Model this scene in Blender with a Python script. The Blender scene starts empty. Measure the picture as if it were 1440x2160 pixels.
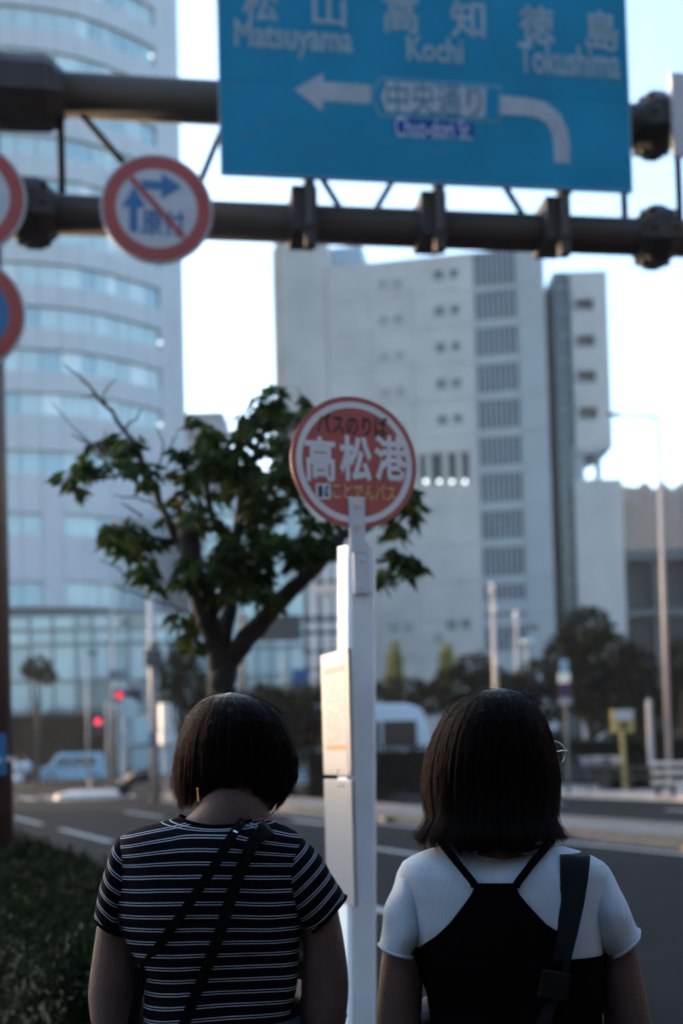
import bpy, bmesh, math, random
import numpy as np
from mathutils import Vector, Matrix

random.seed(7)
rng = np.random.default_rng(7)
SC = bpy.context.scene
COL = SC.collection

# ------------------------------------------------------------------ camera
F = 2400.0            # focal length in pixels of the 1440 x 2160 photograph
H = 1.45              # eye height above the pavement
PITCH = math.atan(0.038)
ROLL = -0.026
CY = 1493.0
cam_data = bpy.data.cameras.new('camera')
cam = bpy.data.objects.new('camera', cam_data)
COL.objects.link(cam)
cam_data.sensor_fit = 'VERTICAL'
cam_data.sensor_height = 36.0
cam_data.lens = F / 2160.0 * 36.0
cam_data.shift_y = (CY - 1080.0) / 2160.0
cam_data.clip_start = 0.1
cam_data.clip_end = 6000
RM = Matrix.Rotation(math.pi / 2 + PITCH, 4, 'X') @ Matrix.Rotation(ROLL, 4, 'Z')
cam.matrix_world = Matrix.Translation((0, 0, H)) @ RM
cam_data.dof.use_dof = True
cam_data.dof.focus_distance = 2.13
cam_data.dof.aperture_fstop = 2.3
cam_data.dof.aperture_blades = 0
SC.camera = cam

# ------------------------------------------------------------------ sky and sun
SUN_EL = math.radians(9.0)
SUN_AZ = math.radians(56.0)       # to the left of the view direction
to_sun = Vector((-math.sin(SUN_AZ) * math.cos(SUN_EL), math.cos(SUN_AZ) * math.cos(SUN_EL), math.sin(SUN_EL)))
world = bpy.data.worlds.new('World')
SC.world = world
world.use_nodes = True
wn = world.node_tree.nodes
wl = world.node_tree.links
bg = wn['Background']
sky = wn.new('ShaderNodeTexSky')
sky.sky_type = 'NISHITA'
sky.sun_disc = False
sky.sun_elevation = SUN_EL
sky.sun_rotation = -SUN_AZ
sky.altitude = 5
sky.air_density = 1.0
sky.dust_density = 1.9
sky.ozone_density = 2.0
wl.new(sky.outputs[0], bg.inputs[0])
bg.inputs[1].default_value = 0.15

sun_data = bpy.data.lights.new('sun', 'SUN')
sun_data.energy = 0.55
sun_data.angle = math.radians(0.55)
sun_data.color = (1.0, 0.62, 0.42)
sun = bpy.data.objects.new('sun', sun_data)
COL.objects.link(sun)
sun.rotation_euler = to_sun.to_track_quat('Z', 'Y').to_euler()
sun.location = (-30, 10, 30)

SC.view_settings.view_transform = 'Standard'
SC.view_settings.look = 'None'
SC.view_settings.gamma = 1.0
SC.view_settings.use_curve_mapping = False
SC.view_settings.exposure = 2.75
SC.render.engine = 'CYCLES'
SC.cycles.use_denoising = True
SC.cycles.max_bounces = 6

# ------------------------------------------------------------------ survey helpers: photograph row/column -> place in the world
RN = np.array(RM.to_3x3())
EYE = np.array([0, 0, H])
def ray(px, py): return RN @ np.array([(px - 720) / F, -(py - CY) / F, -1.0])
def at(px, py, Y):
    d = ray(px, py); return EYE + d * (Y / d[1])
def ground(px, py, z=0.0):
    d = ray(px, py); return EYE + d * ((z - H) / d[2])
def onplane(px, py, p0, n):
    d = ray(px, py); n = np.array(n, float)
    return EYE + d * (((np.array(p0, float) - EYE) @ n) / (d @ n))

# ------------------------------------------------------------------ object helpers
ORIGIN = {}
def tag(o, label=None, cat=None, group=None, kind=None):
    if label: o['label'] = label
    if cat: o['category'] = cat
    if group: o['group'] = group
    if kind: o['kind'] = kind
    return o
def thing(name, loc, label, cat, group=None):
    o = bpy.data.objects.new(name, None)
    COL.objects.link(o)
    o.empty_display_size = 0.2
    o.location = tuple(float(c) for c in loc)
    ORIGIN[o.name] = np.array(loc, float)
    return tag(o, label, cat, group)
def link(name, mesh, parent, origin):
    o = bpy.data.objects.new(name, mesh)
    COL.objects.link(o)
    if parent is not None:
        o.parent = parent
        o.location = tuple(float(c) for c in (origin - ORIGIN[parent.name]))
    else:
        o.location = tuple(float(c) for c in origin)
    ORIGIN[o.name] = np.array(origin, float)
    return o
def place(name, mesh, parent, loc, rot=None, scale=None):
    """a further copy that shares mesh data"""
    o = link(name, mesh, parent, np.array(loc, float))
    if rot is not None: o.rotation_euler = rot
    if scale is not None: o.scale = scale
    return o
def np_mesh(name, V, Fc, mat, smooth=False):
    me = bpy.data.meshes.new(name)
    V = np.asarray(V, np.float32); Fc = np.asarray(Fc, np.int32)
    k = Fc.shape[1]
    me.vertices.add(len(V)); me.vertices.foreach_set('co', V.ravel())
    me.loops.add(Fc.size); me.loops.foreach_set('vertex_index', Fc.ravel())
    me.polygons.add(len(Fc)); me.polygons.foreach_set('loop_start', np.arange(0, Fc.size, k, dtype=np.int32))
    me.polygons.foreach_set('use_smooth', np.full(len(Fc), smooth))
    me.update(calc_edges=True); me.validate()
    if mat: me.materials.append(mat)
    return me

class MB:
    """collects shapes in world coordinates; build() links them as ONE mesh object"""
    def __init__(s): s.v = []; s.f = []; s.attr = []
    def add(s, V, Fc):
        b = len(s.v); s.v += [tuple(map(float, p)) for p in V]; s.f += [tuple(i + b for i in f) for f in Fc]; return s
    def box(s, c, size, ax=None):
        c = np.array(c, float); h = np.array(size, float) / 2
        A = np.eye(3) if ax is None else np.array(ax, float)
        V = [c + A[0] * h[0] * i + A[1] * h[1] * j + A[2] * h[2] * k for k in (-1, 1) for j in (-1, 1) for i in (-1, 1)]
        return s.add(V, [(0, 2, 3, 1), (4, 5, 7, 6), (0, 1, 5, 4), (2, 6, 7, 3), (0, 4, 6, 2), (1, 3, 7, 5)])
    def span(s, o, e, n, u0, u1, z0, z1, d0, d1):
        """box in a wall's own frame: along e, up z, out along n"""
        o = np.array(o, float); e = np.array(e, float); n = np.array(n, float); z = np.array([0, 0, 1.0])
        c = o + e * (u0 + u1) / 2 + n * (d0 + d1) / 2; c[2] = (z0 + z1) / 2
        return s.box(c, (abs(u1 - u0), abs(d1 - d0), abs(z1 - z0)), (e, n, z))
    def tube(s, pts, rad, n=8, caps=True):
        pts = [np.array(p, float) for p in pts]
        if np.isscalar(rad): rad = [rad] * len(pts)
        V = []; u = None
        for i, p in enumerate(pts):
            t = pts[min(i + 1, len(pts) - 1)] - pts[max(i - 1, 0)]
            t = t / (np.linalg.norm(t) + 1e-9)
            if u is None:
                u = np.cross(t, [0, 0, 1.0])
                if np.linalg.norm(u) < 0.1: u = np.cross(t, [1.0, 0, 0])
            u = u - t * (u @ t); u /= np.linalg.norm(u)
            w = np.cross(t, u)
            for k in range(n):
                a = 2 * math.pi * (k + 0.5) / n
                V.append(p + (u * math.cos(a) + w * math.sin(a)) * rad[i])
        Fc = [(i * n + k, i * n + (k + 1) % n, (i + 1) * n + (k + 1) % n, (i + 1) * n + k) for i in range(len(pts) - 1) for k in range(n)]
        if caps: Fc += [tuple(range(n))[::-1], tuple((len(pts) - 1) * n + k for k in range(n))]
        return s.add(V, Fc)
    def rings(s, R, close=True, cap0=True, cap1=True):
        n = len(R[0]); V = [p for r in R for p in r]
        Fc = [(i * n + k, i * n + (k + 1) % n, (i + 1) * n + (k + 1) % n, (i + 1) * n + k) for i in range(len(R) - 1) for k in range(n if close else n - 1)]
        if cap0: Fc.append(tuple(range(n))[::-1])
        if cap1: Fc.append(tuple((len(R) - 1) * n + k for k in range(n)))
        return s.add(V, Fc)
    def prism(s, poly, ax, o, d0, d1):
        """polygon (a, b) in the plane spanned by ax[0], ax[1] through o, thickness along ax[2]"""
        o = np.array(o, float); A = [np.array(a, float) for a in ax]; n = len(poly)
        V = [o + A[0] * p[0] + A[1] * p[1] + A[2] * d for d in (d0, d1) for p in poly]
        Fc = [tuple(range(n))[::-1], tuple(range(n, 2 * n))] + [(k, (k + 1) % n, n + (k + 1) % n, n + k) for k in range(n)]
        return s.add(V, Fc)
    def ball(s, c, r, n=10, m=7):
        c = np.array(c, float); r = np.array([r] * 3 if np.isscalar(r) else r, float)
        R = [[c + r * np.array([math.sin(a) * math.cos(2 * math.pi * k / n), math.sin(a) * math.sin(2 * math.pi * k / n), math.cos(a)]) for k in range(n)] for a in np.linspace(0.12, math.pi - 0.12, m)]
        return s.rings(R)
    def mesh(s, name, mat, origin, smooth=False):
        me = bpy.data.meshes.new(name)
        V = np.array(s.v) - np.array(origin)
        me.from_pydata(V.tolist(), [], s.f)
        bm = bmesh.new(); bm.from_mesh(me); bmesh.ops.recalc_face_normals(bm, faces=bm.faces); bm.to_mesh(me); bm.free()
        if smooth:
            me.polygons.foreach_set('use_smooth', [True] * len(me.polygons))
        if mat: me.materials.append(mat)
        return me
    def build(s, name, mat, parent=None, origin=None, smooth=False, bevel=0.0):
        if origin is None:
            if parent is not None: origin = ORIGIN[parent.name]
            else:
                A = np.array(s.v); origin = (A.min(0) + A.max(0)) / 2; origin[2] = A[:, 2].min()
        origin = np.array(origin, float)
        o = link(name, s.mesh(name, mat, origin, smooth), parent, origin)
        if bevel:
            m = o.modifiers.new('bevel', 'BEVEL'); m.width = bevel; m.segments = 2; m.limit_method = 'ANGLE'
        return o

# ------------------------------------------------------------------ materials
MATS = {}
def mat(name, color, rough=0.6, var=0.12, scale=3.0, bump=0.0, bscale=40.0, metal=0.0, spec=0.5, emit=None, trans=0.0, coord='Object'):
    if name in MATS: return MATS[name]
    m = bpy.data.materials.new(name); m.use_nodes = True
    nt = m.node_tree; b = nt.nodes['Principled BSDF']
    b.inputs['Roughness'].default_value = rough
    b.inputs['Metallic'].default_value = metal
    b.inputs['Specular IOR Level'].default_value = spec
    tc = nt.nodes.new('ShaderNodeTexCoord')
    nz = nt.nodes.new('ShaderNodeTexNoise'); nz.inputs['Scale'].default_value = scale; nz.inputs['Detail'].default_value = 6
    nt.links.new(tc.outputs[coord], nz.inputs['Vector'])
    rp = nt.nodes.new('ShaderNodeValToRGB')
    rp.color_ramp.elements[0].position = 0.3; rp.color_ramp.elements[1].position = 0.7
    c = np.array(color[:3])
    rp.color_ramp.elements[0].color = (*np.clip(c * (1 - var), 0, 1), 1)
    rp.color_ramp.elements[1].color = (*np.clip(c * (1 + var), 0, 1), 1)
    nt.links.new(nz.outputs['Fac'], rp.inputs['Fac'])
    nt.links.new(rp.outputs['Color'], b.inputs['Base Color'])
    if bump:
        n2 = nt.nodes.new('ShaderNodeTexNoise'); n2.inputs['Scale'].default_value = bscale; n2.inputs['Detail'].default_value = 5
        nt.links.new(tc.outputs[coord], n2.inputs['Vector'])
        bp = nt.nodes.new('ShaderNodeBump'); bp.inputs['Strength'].default_value = bump; bp.inputs['Distance'].default_value = 0.02
        nt.links.new(n2.outputs['Fac'], bp.inputs['Height']); nt.links.new(bp.outputs['Normal'], b.inputs['Normal'])
    if emit:
        b.inputs['Emission Color'].default_value = (*emit[:3], 1); b.inputs['Emission Strength'].default_value = emit[3]
    if trans: b.inputs['Transmission Weight'].default_value = trans
    MATS[name] = m
    return m
def leaf_mat(name, c0, c1, c2, trans=0.35, mid=0.72):
    m = bpy.data.materials.new(name); m.use_nodes = True
    nt = m.node_tree; b = nt.nodes['Principled BSDF']; b.inputs['Roughness'].default_value = 0.6; b.inputs['Specular IOR Level'].default_value = 0.12
    g = nt.nodes.new('ShaderNodeNewGeometry'); r = nt.nodes.new('ShaderNodeValToRGB')
    r.color_ramp.elements[0].color = (*c0, 1); r.color_ramp.elements[1].color = (*c2, 1); r.color_ramp.elements[1].position = 1.0
    e = r.color_ramp.elements.new(mid); e.color = (*c1, 1)
    nt.links.new(g.outputs['Random Per Island'], r.inputs['Fac']); nt.links.new(r.outputs['Color'], b.inputs['Base Color'])
    t = nt.nodes.new('ShaderNodeBsdfTranslucent'); nt.links.new(r.outputs['Color'], t.inputs['Color'])
    mx = nt.nodes.new('ShaderNodeMixShader'); mx.inputs[0].default_value = trans
    nt.links.new(b.outputs[0], mx.inputs[1]); nt.links.new(t.outputs[0], mx.inputs[2])
    nt.links.new(mx.outputs[0], nt.nodes['Material Output'].inputs['Surface'])
    return m

ASPHALT = mat('asphalt', (0.0095, 0.011, 0.0135), 0.9, 0.25, 1.2, 0.25, 180, spec=0.08)
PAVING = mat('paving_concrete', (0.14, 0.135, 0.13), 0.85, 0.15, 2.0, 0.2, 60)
KERB = mat('kerb_concrete', (0.115, 0.107, 0.102), 0.85, 0.2, 3.0, 0.2, 50)
ROADPAINT = mat('road_paint', (0.22, 0.23, 0.25), 0.6, 0.25, 6.0)
BROWN = mat('brown_painted_steel', (0.012, 0.0095, 0.009), 0.6, 0.3, 2.5, 0.08, 30)
BROWNRED = mat('red_brown_painted_steel', (0.06, 0.028, 0.026), 0.5, 0.2, 2.5, 0.05, 30)
SIGNBLUE = mat('sign_blue', (0.004, 0.205, 0.37), 0.6, 0.12, 1.6, spec=0.12)
SIGNNAVY = mat('sign_navy', (0.01, 0.04, 0.20), 0.5, 0.1, 3)
SIGNWHITE = mat('sign_white', (0.40, 0.46, 0.52), 0.5, 0.10, 5)
SIGNGREYWHITE = mat('sign_faded_white', (0.20, 0.31, 0.38), 0.6, 0.15, 6)
SIGNRED = mat('sign_red', (0.30, 0.05, 0.045), 0.5, 0.1, 3)
SIGNMIDBLUE = mat('sign_mid_blue', (0.01, 0.13, 0.32), 0.5, 0.1, 3)
ALU = mat('sign_back_aluminium', (0.45, 0.47, 0.5), 0.45, 0.1, 4, metal=0.4)
WHITEPAINT = mat('white_painted_steel', (0.70, 0.82, 0.94), 0.45, 0.09, 5.0, 0.03, 25)
STEEL = mat('galvanised_steel', (0.40, 0.41, 0.42), 0.45, 0.15, 5, metal=0.6)
GREYPOLE = mat('grey_pole_paint', (0.36, 0.35, 0.34), 0.5, 0.12, 3)
DARKBOX = mat('dark_housing', (0.02, 0.021, 0.023), 0.5, 0.2, 4)
BLACKPLASTIC = mat('black_plastic', (0.008, 0.008, 0.009), 0.4, 0.2, 5)
RUBBER = mat('tyre_rubber', (0.012, 0.012, 0.012), 0.8, 0.2, 5)
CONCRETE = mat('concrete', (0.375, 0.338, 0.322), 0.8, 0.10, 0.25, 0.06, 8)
TOWERWALL = mat('tower_tile', (0.335, 0.345, 0.375), 0.6, 0.05, 0.3, 0.04, 10)
CORE = mat('dark_interior', (0.06, 0.08, 0.09), 0.7, 0.2, 0.5)
BARK = mat('bark', (0.013, 0.0125, 0.013), 0.9, 0.35, 14, 0.9, 60)
# ------------------------------------------------------------------ ground, roads, pavements
RD = np.array([0.425, -0.905, 0.0]); RD /= np.linalg.norm(RD)      # along the road, towards the right foreground
RNV = np.array([-RD[1], RD[0], 0.0])                                # across the road, away from the pavement
ZR = -0.12
def road_pt(n, s, z): return RNV * n + RD * s + np.array([0, 0, z])
def sheet(name, n0, n1, s0, s1, z, m, thick=None):
    q = MB()
    if thick is None:
        q.add([road_pt(n0, s0, z), road_pt(n1, s0, z), road_pt(n1, s1, z), road_pt(n0, s1, z)], [(0, 1, 2, 3)])
    else:
        q.box(road_pt((n0 + n1) / 2, (s0 + s1) / 2, z - thick / 2), (n1 - n0, s1 - s0, thick), (RNV, RD, (0, 0, 1)))
    return tag(q.build(name, m), kind='structure')
def strips(name, rects, z, m, parent=None):
    q = MB()
    for n0, n1, s0, s1 in rects:
        q.box(road_pt((n0 + n1) / 2, (s0 + s1) / 2, z), (n1 - n0, s1 - s0, 0.006), (RNV, RD, (0, 0, 1)))
    return q
g = MB(); g.add([(-3000, -500, -0.16), (3000, -500, -0.16), (3000, 5000, -0.16), (-3000, 5000, -0.16)], [(0, 1, 2, 3)])
tag(g.build('ground', mat('earth_ground', (0.12, 0.115, 0.105), 0.9, 0.2, 0.05)), kind='structure')
road = sheet('road', 2.4, 20.8, -97, 40, ZR, ASPHALT)
sheet('cross_street', -160, 200, -97, -50, ZR - 0.006, ASPHALT)
sheet('pavement', -14, 2.2, -48, 40, 0.0, PAVING, 0.2)
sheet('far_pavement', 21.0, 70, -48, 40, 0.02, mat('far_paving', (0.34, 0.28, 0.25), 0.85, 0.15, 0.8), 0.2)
sheet('plaza_pavement', -120, 160, -240, -97.2, 0.0, PAVING, 0.2)
# kerbs, stone by stone where the stones are large enough to tell apart
def kerb_line(name, n0, n1, s0, s1, ztop, step, m=KERB, par=None):
    me = None; k = 0; s = s0
    first = None
    while s < s1 - 0.01:
        q = MB(); c = road_pt((n0 + n1) / 2, s + step / 2, (ztop + ZR - 0.03) / 2)
        if me is None:
            q.box((0, 0, 0), (n1 - n0, step - 0.012, ztop - ZR + 0.03), (RNV, RD, (0, 0, 1)))
            me = q.mesh(name, m, (0, 0, 0))
        o = place('kerb_stone', me, par, c)
        if par is None: tag(o, kind='structure')
        s += step
kb = thing('kerb', road_pt(2.3, 0, 0), None, None); kb['kind'] = 'structure'
kerb_line('kerb_stone', 2.2, 2.4, -24, 9, 0.004, 1.2, par=kb)
kb2 = thing('far_kerb', road_pt(20.9, 0, 0), None, None); kb2['kind'] = 'structure'
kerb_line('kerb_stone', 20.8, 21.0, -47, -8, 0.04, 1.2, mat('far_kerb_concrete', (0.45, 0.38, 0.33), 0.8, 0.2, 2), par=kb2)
# the median strip between the two carriageways
med = thing('median_strip', road_pt(12.4, -10, ZR), None, None); med['kind'] = 'structure'
q = MB(); q.box(road_pt(12.45, -15.2, ZR + 0.075), (1.5, 49.0, 0.17), (RNV, RD, (0, 0, 1))); q.build('median_fill', PAVING, med)
kerb_line('kerb_stone', 11.5, 11.7, -40, 9, 0.085, 1.0, par=med)
kerb_line('kerb_stone', 13.2, 13.4, -40, 9, 0.085, 1.0, par=med)
# painted lines
def dashes(n, w, s0, s1, on, off):
    r = []; s = s0
    while s < s1: r.append((n - w / 2, n + w / 2, s, s + on)); s += on + off
    return r
mk = thing('road_marking', road_pt(5, 0, ZR), None, None); mk['kind'] = 'structure'
def paint(rects):
    for r in rects: strips('', [r], ZR + 0.004, ROADPAINT).build('painted_line', ROADPAINT, mk)
s_ref = float(RD @ at(20, 1722, 31.6))
paint(dashes(5.07, 0.17, -32.6, 20, 4.7, 2.3))
paint(dashes(8.2, 0.17, -32.0, 12, 3.7, 4.0))
paint(dashes(18.2, 0.2, -42.0, 12, 3.0, 4.0))
paint([(11.0, 11.17, -40, 14)])
paint([(13.75, 13.9, -40, 12)])
paint([(10.0, 10.25, -24.4, -22.0), (2.75, 2.88, -40, 12)])
paint([(3.0 + k * 0.95, 3.45 + k * 0.95, -48.5, -44.8) for k in range(9)])
paint([(13.9 + k * 0.95, 14.35 + k * 0.95, -48.5, -44.8) for k in range(7)])

# ------------------------------------------------------------------ wooded hill far right
hv = []; hf = []; nx, ny = 70, 16
for j in range(ny):
    for i in range(nx):
        u = i / (nx - 1); v = j / (ny - 1)
        x = 60 + u * 260; y = 420 + v * 140
        hgt = 128 * math.sin(math.pi * min(1, v * 1.25 + 0.02) * 0.62) * (0.9 - 0.45 * (u - 0.12) ** 2) * min(1, 4 * u + 0.6)
        hgt += 5 * math.sin(u * 37 + v * 5) * math.sin(v * 23 + u * 8) + random.uniform(-2.2, 4.4)
        hv.append((x, y, max(-1, hgt) if j else -1)); 
for j in range(ny - 1):
    for i in range(nx - 1):
        a = j * nx + i; hf.append((a, a + 1, a + nx + 1, a + nx))
q = MB(); q.add(hv, hf)
tag(q.build('hill', mat('hill_forest', (0.010, 0.008, 0.0065), 0.9, 0.6, 0.05)), kind='structure')

# ------------------------------------------------------------------ foliage helpers
def leaf_array(P, Dv, L, Wd, fold=0.25, tip=0.0):
    """one folded leaf for each point: base, two sides, tip"""
    n = len(P)
    Dv = Dv / (np.linalg.norm(Dv, axis=1, keepdims=True) + 1e-9)
    r = rng.normal(size=(n, 3)); S = np.cross(Dv, r); S /= (np.linalg.norm(S, axis=1, keepdims=True) + 1e-9)
    Nn = np.cross(S, Dv)
    L = np.broadcast_to(np.asarray(L), (n,))[:, None]; Wd = np.broadcast_to(np.asarray(Wd), (n,))[:, None]
    a = P; b = P + Dv * L * 0.45 + S * Wd / 2 + Nn * Wd * fold; c = P + Dv * L - Nn * L * tip; d = P + Dv * L * 0.45 - S * Wd / 2 + Nn * Wd * fold
    V = np.stack([a, b, c, d], 1).reshape(-1, 3)
    i = np.arange(n)[:, None] * 4
    Fc = np.concatenate([i + np.array([[0, 1, 2]]), i + np.array([[0, 2, 3]])], 0)
    return V, Fc
def blob_points(n, c, r, shell=0.55):
    u = rng.normal(size=(n, 3)); u /= np.linalg.norm(u, axis=1, keepdims=True)
    k = shell + (1 - shell) * rng.random((n, 1)) ** 0.6
    return np.array(c) + u * k * np.array(r), u
def leafy(name, blobs, per, L, m, parent, down=0.4, kind=None):
    """foliage through several overlapping clumps"""
    Vs = []; Fs = []; off = 0
    for c, r in blobs:
        n = max(20, int(per * (r[0] * r[2]) / 0.25))
        P, u = blob_points(n, c, r)
        Dv = u * 0.7 + rng.normal(size=(n, 3)) * 0.6 + np.array([0, 0, -down])
        V, Fc = leaf_array(P, Dv, L * (0.7 + 0.6 * rng.random(n)), L * 0.45)
        Vs.append(V); Fs.append(Fc + off); off += len(V)
    V = np.concatenate(Vs); Fc = np.concatenate(Fs)
    org = ORIGIN[parent.name]
    o = link(name, np_mesh(name, V - org, Fc, m), parent, org)
    if kind: o['kind'] = kind
    return o
LEAF_TREE = leaf_mat('leaf_dark_green', (0.013, 0.026, 0.008), (0.038, 0.068, 0.018), (0.10, 0.075, 0.016), 0.4, 0.94)
LEAF_HEDGE = leaf_mat('leaf_hedge', (0.004, 0.009, 0.003), (0.009, 0.018, 0.005), (0.016, 0.028, 0.008), 0.3)
LEAF_FAR = leaf_mat('leaf_far_tree', (0.005, 0.009, 0.004), (0.008, 0.014, 0.006), (0.015, 0.021, 0.008), 0.25)
LEAF_YELLOW = leaf_mat('leaf_yellow_green', (0.14, 0.15, 0.03), (0.20, 0.20, 0.04), (0.26, 0.24, 0.06), 0.4)

# ------------------------------------------------------------------ curved office tower, left
def cyl_pt(i): return i
tw_px = [-330, -200, -100, -35, 8, 53, 98, 144, 190, 247, 292, 331, 357, 381, 408]
tw_Y = [101.5, 101.6, 101.9, 102.2, 102.5, 102.8, 103.2, 103.7, 104.4, 105.8, 107.3, 108.7, 109.8, 110.9, 112.3]
TWP = np.array([[*at(p, 1590, y)[:2], 0.0] for p, y in zip(tw_px, tw_Y)])
tower = thing('office_tower', TWP[6], 'tall pale curved office tower with rows of cyan ribbon windows at the left', 'building')
def tower_z(py, px=344, Y=109.8): return at(px, py, Y)[2]
bands = []      # (window bottom z, window top z)
pitch = tower_z(609) - tower_z(694.6)
zt0 = tower_z(609); 
for k in range(-13, 4):
    zt = zt0 - k * pitch; bands.append((zt - pitch * 0.50, zt))
zb = bands[-1][0]
low = [at(40, p, 102.8)[2] for p in (949, 997, 1082, 1126, 1226, 1274)]
bands += [(low[1], low[0]), (low[3], low[2]), (low[5], low[4])]
bands.sort()
podium_top = at(40, 1281, 102.8)[2]
nrm = []
for i in range(len(TWP)):
    t = TWP[min(i + 1, len(TWP) - 1)] - TWP[max(i - 1, 0)]; t /= np.linalg.norm(t)
    nrm.append(np.array([t[1], -t[0], 0]))
def seg_slab(q, i, z0, z1, d0, d1, g=0.0):
    a, b = TWP[i], TWP[i + 1]; e = b - a; Ls = np.linalg.norm(e); e = e / Ls; n = np.array([e[1], -e[0], 0])
    q.span(a, e, n, g, Ls - g, z0, z1, d0, d1)
q = MB(); foot = [*[p - nn * 0.55 for p, nn in zip(TWP, nrm)], TWP[-1] + np.array([-9, 26, 0]), TWP[0] + np.array([0, 34, 0])]
q.prism([(p[0], p[1]) for p in foot], ((1, 0, 0), (0, 1, 0), (0, 0, 1)), (0, 0, 0), -0.1, bands[-1][1] + 3)
q.build('core', CORE, tower)
last_win = 11                                   # segments left of this carry windows
PANES = [mat('tower_pane_%d' % k, c, 0.16, 0.06, 0.6, spec=0.6) for k, c in enumerate([(0.28, 0.38, 0.41), (0.32, 0.41, 0.44), (0.38, 0.46, 0.48), (0.20, 0.32, 0.375), (0.47, 0.52, 0.54)])]  # pale cyan base colours stand in for sky reflected in the glass
edges = [podium_top] + [z for b in bands for z in b] + [bands[-1][1] + 3.0]
for k in range(0, len(edges), 2):               # spandrel panels
    for i in range(len(TWP) - 1):
        if edges[k + 1] - edges[k] < 0.1: continue
        q = MB(); seg_slab(q, i, edges[k] + (0.03 if k else 0), edges[k + 1] - 0.0, -0.5, 0.0, 0.02)
        q.build('wall_panel', TOWERWALL, tower)
for bi, (z0, z1) in enumerate(bands):
    for i in range(len(TWP) - 1):
        a, b = TWP[i], TWP[i + 1]; e = b - a; Ls = np.linalg.norm(e); e = e / Ls; n = np.array([e[1], -e[0], 0])
        solid = i > last_win or (bi < 2 and i in (6, 12))
        if solid:
            q = MB(); q.span(a, e, n, 0.02, Ls - 0.02, z0, z1 + 0.03, -0.5, -0.004); q.build('wall_panel', TOWERWALL, tower)
            continue
        m = 2 if Ls > 2.2 else 1
        for j in range(m):
            u0 = Ls * j / m + 0.05; u1 = Ls * (j + 1) / m - 0.05
            q = MB(); q.span(a, e, n, u0, u1, z0, z1 + 0.02, -0.42, -0.34)
            w = [0.34, 0.28, 0.16, 0.14, 0.08]
            q.build('window_pane', PANES[int(rng.choice(5, p=w))], tower)

TLAMP = mat('office_lamp', (0.8, 0.85, 0.9), 0.4, 0.02, 1, emit=(0.9, 1.0, 1.0, 0.35))
for px, py in ((319, 118), (337, 723), (338, 896)):
    c = at(px, py, 107.6 + (px - 319) * 0.02); q = MB(); q.ball(c, 0.15); q.build('office_lamp', TLAMP, tower, smooth=True)

# ------------------------------------------------------------------ glass podium and glass hall in front of the tower
GLASSP = [mat('podium_glass_%d' % k, c, 0.12, 0.05, 0.5, spec=0.6) for k, c in enumerate([(0.30, 0.40, 0.42), (0.36, 0.46, 0.48), (0.24, 0.33, 0.35), (0.42, 0.52, 0.53), (0.16, 0.22, 0.23)])]
MULLION = mat('mullion_grey', (0.13, 0.16, 0.18), 0.5, 0.1, 2)
SLABGREY = mat('slab_grey', (0.20, 0.23, 0.26), 0.6, 0.1, 2)
def glass_wall(name, label, pxs, Y, rows, mats, weights, depth=8, base=None):
    """glazed front: one pane object per bay and row, with mullions and transoms"""
    p0 = at(pxs[0], 1590, Y); p1 = at(pxs[-1], 1590, Y)
    o = np.array([p0[0], Y, 0]); e = np.array([1.0, 0, 0]); n = np.array([0, -1.0, 0])
    U = [at(p, 1590, Y)[0] - p0[0] for p in pxs]; Z = [at(700, r, Y)[2] for r in rows]
    t = thing(name, o, label, 'building')
    q = MB(); q.span(o, e, n, 0, U[-1], -0.1, Z[0] - 0.05, -depth, -0.6); q.build('core', CORE, t)
    for r in range(len(Z) - 1):
        for c in range(len(U) - 1):
            q = MB(); q.span(o, e, n, U[c] + 0.06, U[c + 1] - 0.06, Z[r + 1] + 0.06, Z[r] - 0.06, -0.3, -0.24)
            q.build('pane', mats[int(rng.choice(len(mats), p=weights))], t)
    for r in range(len(Z)):
        q = MB(); q.span(o, e, n, -0.1, U[-1] + 0.1, Z[r] - 0.09, Z[r] + 0.09, -0.42, 0.0); q.build('transom', MULLION, t)
    for c in range(len(U)):
        q = MB(); q.span(o, e, n, U[c] - 0.055, U[c] + 0.055, Z[-1], Z[0], -0.40, -0.003); q.build('mullion', MULLION, t)
    return t, o, e, n, U, Z
t, o, e, n, U, Z = glass_wall('glass_podium', 'low glazed podium with grey mullions at the foot of the curved tower', [-40, 12, 66, 115, 163, 200, 236, 275, 318, 360, 405], 98.0, [1281, 1312, 1344, 1420, 1492, 1560, 1630], GLASSP, [0.3, 0.3, 0.15, 0.15, 0.1])
t, o, e, n, U, Z = glass_wall('glass_hall', 'tall glass hall behind the street tree right of the curved tower', [408, 440, 475, 508, 545, 580, 615, 650], 104.0, [1030, 1080, 1130, 1180, 1240, 1300, 1360, 1420, 1480, 1560], GLASSP, [0.25, 0.35, 0.1, 0.25, 0.05])

# grey block far behind, between the two towers
q = MB(); a = at(398, 1590, 190); b = at(486, 1590, 190); zt = at(440, 880, 190)[2]
fb = thing('distant_block', ((a[0] + b[0]) / 2, 190, 0), 'distant grey flat roofed block between the tower and the concrete building', 'building')
q.box(((a[0] + b[0]) / 2, 196, zt / 2), (b[0] - a[0], 12, zt)); q.build('wall', mat('distant_wall', (0.2, 0.22, 0.25), 0.8, 0.05, 0.1), fb)
q = MB(); q.box(((a[0] + b[0]) / 2, 196, zt + 0.4), (b[0] - a[0] + 0.4, 12.4, 0.8)); q.build('parapet', mat('distant_wall2', (0.16, 0.18, 0.2), 0.8, 0.05, 0.1), fb)
wm = mat('distant_window', (0.08, 0.1, 0.12), 0.3, 0.1, 0.3)
for k in range(7):
    q = MB(); q.box(((a[0] + b[0]) / 2, 189.95, zt - 3 - k * 4), (b[0] - a[0] - 1.5, 0.16, 1.5)); q.build('window', wm, fb)
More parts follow.
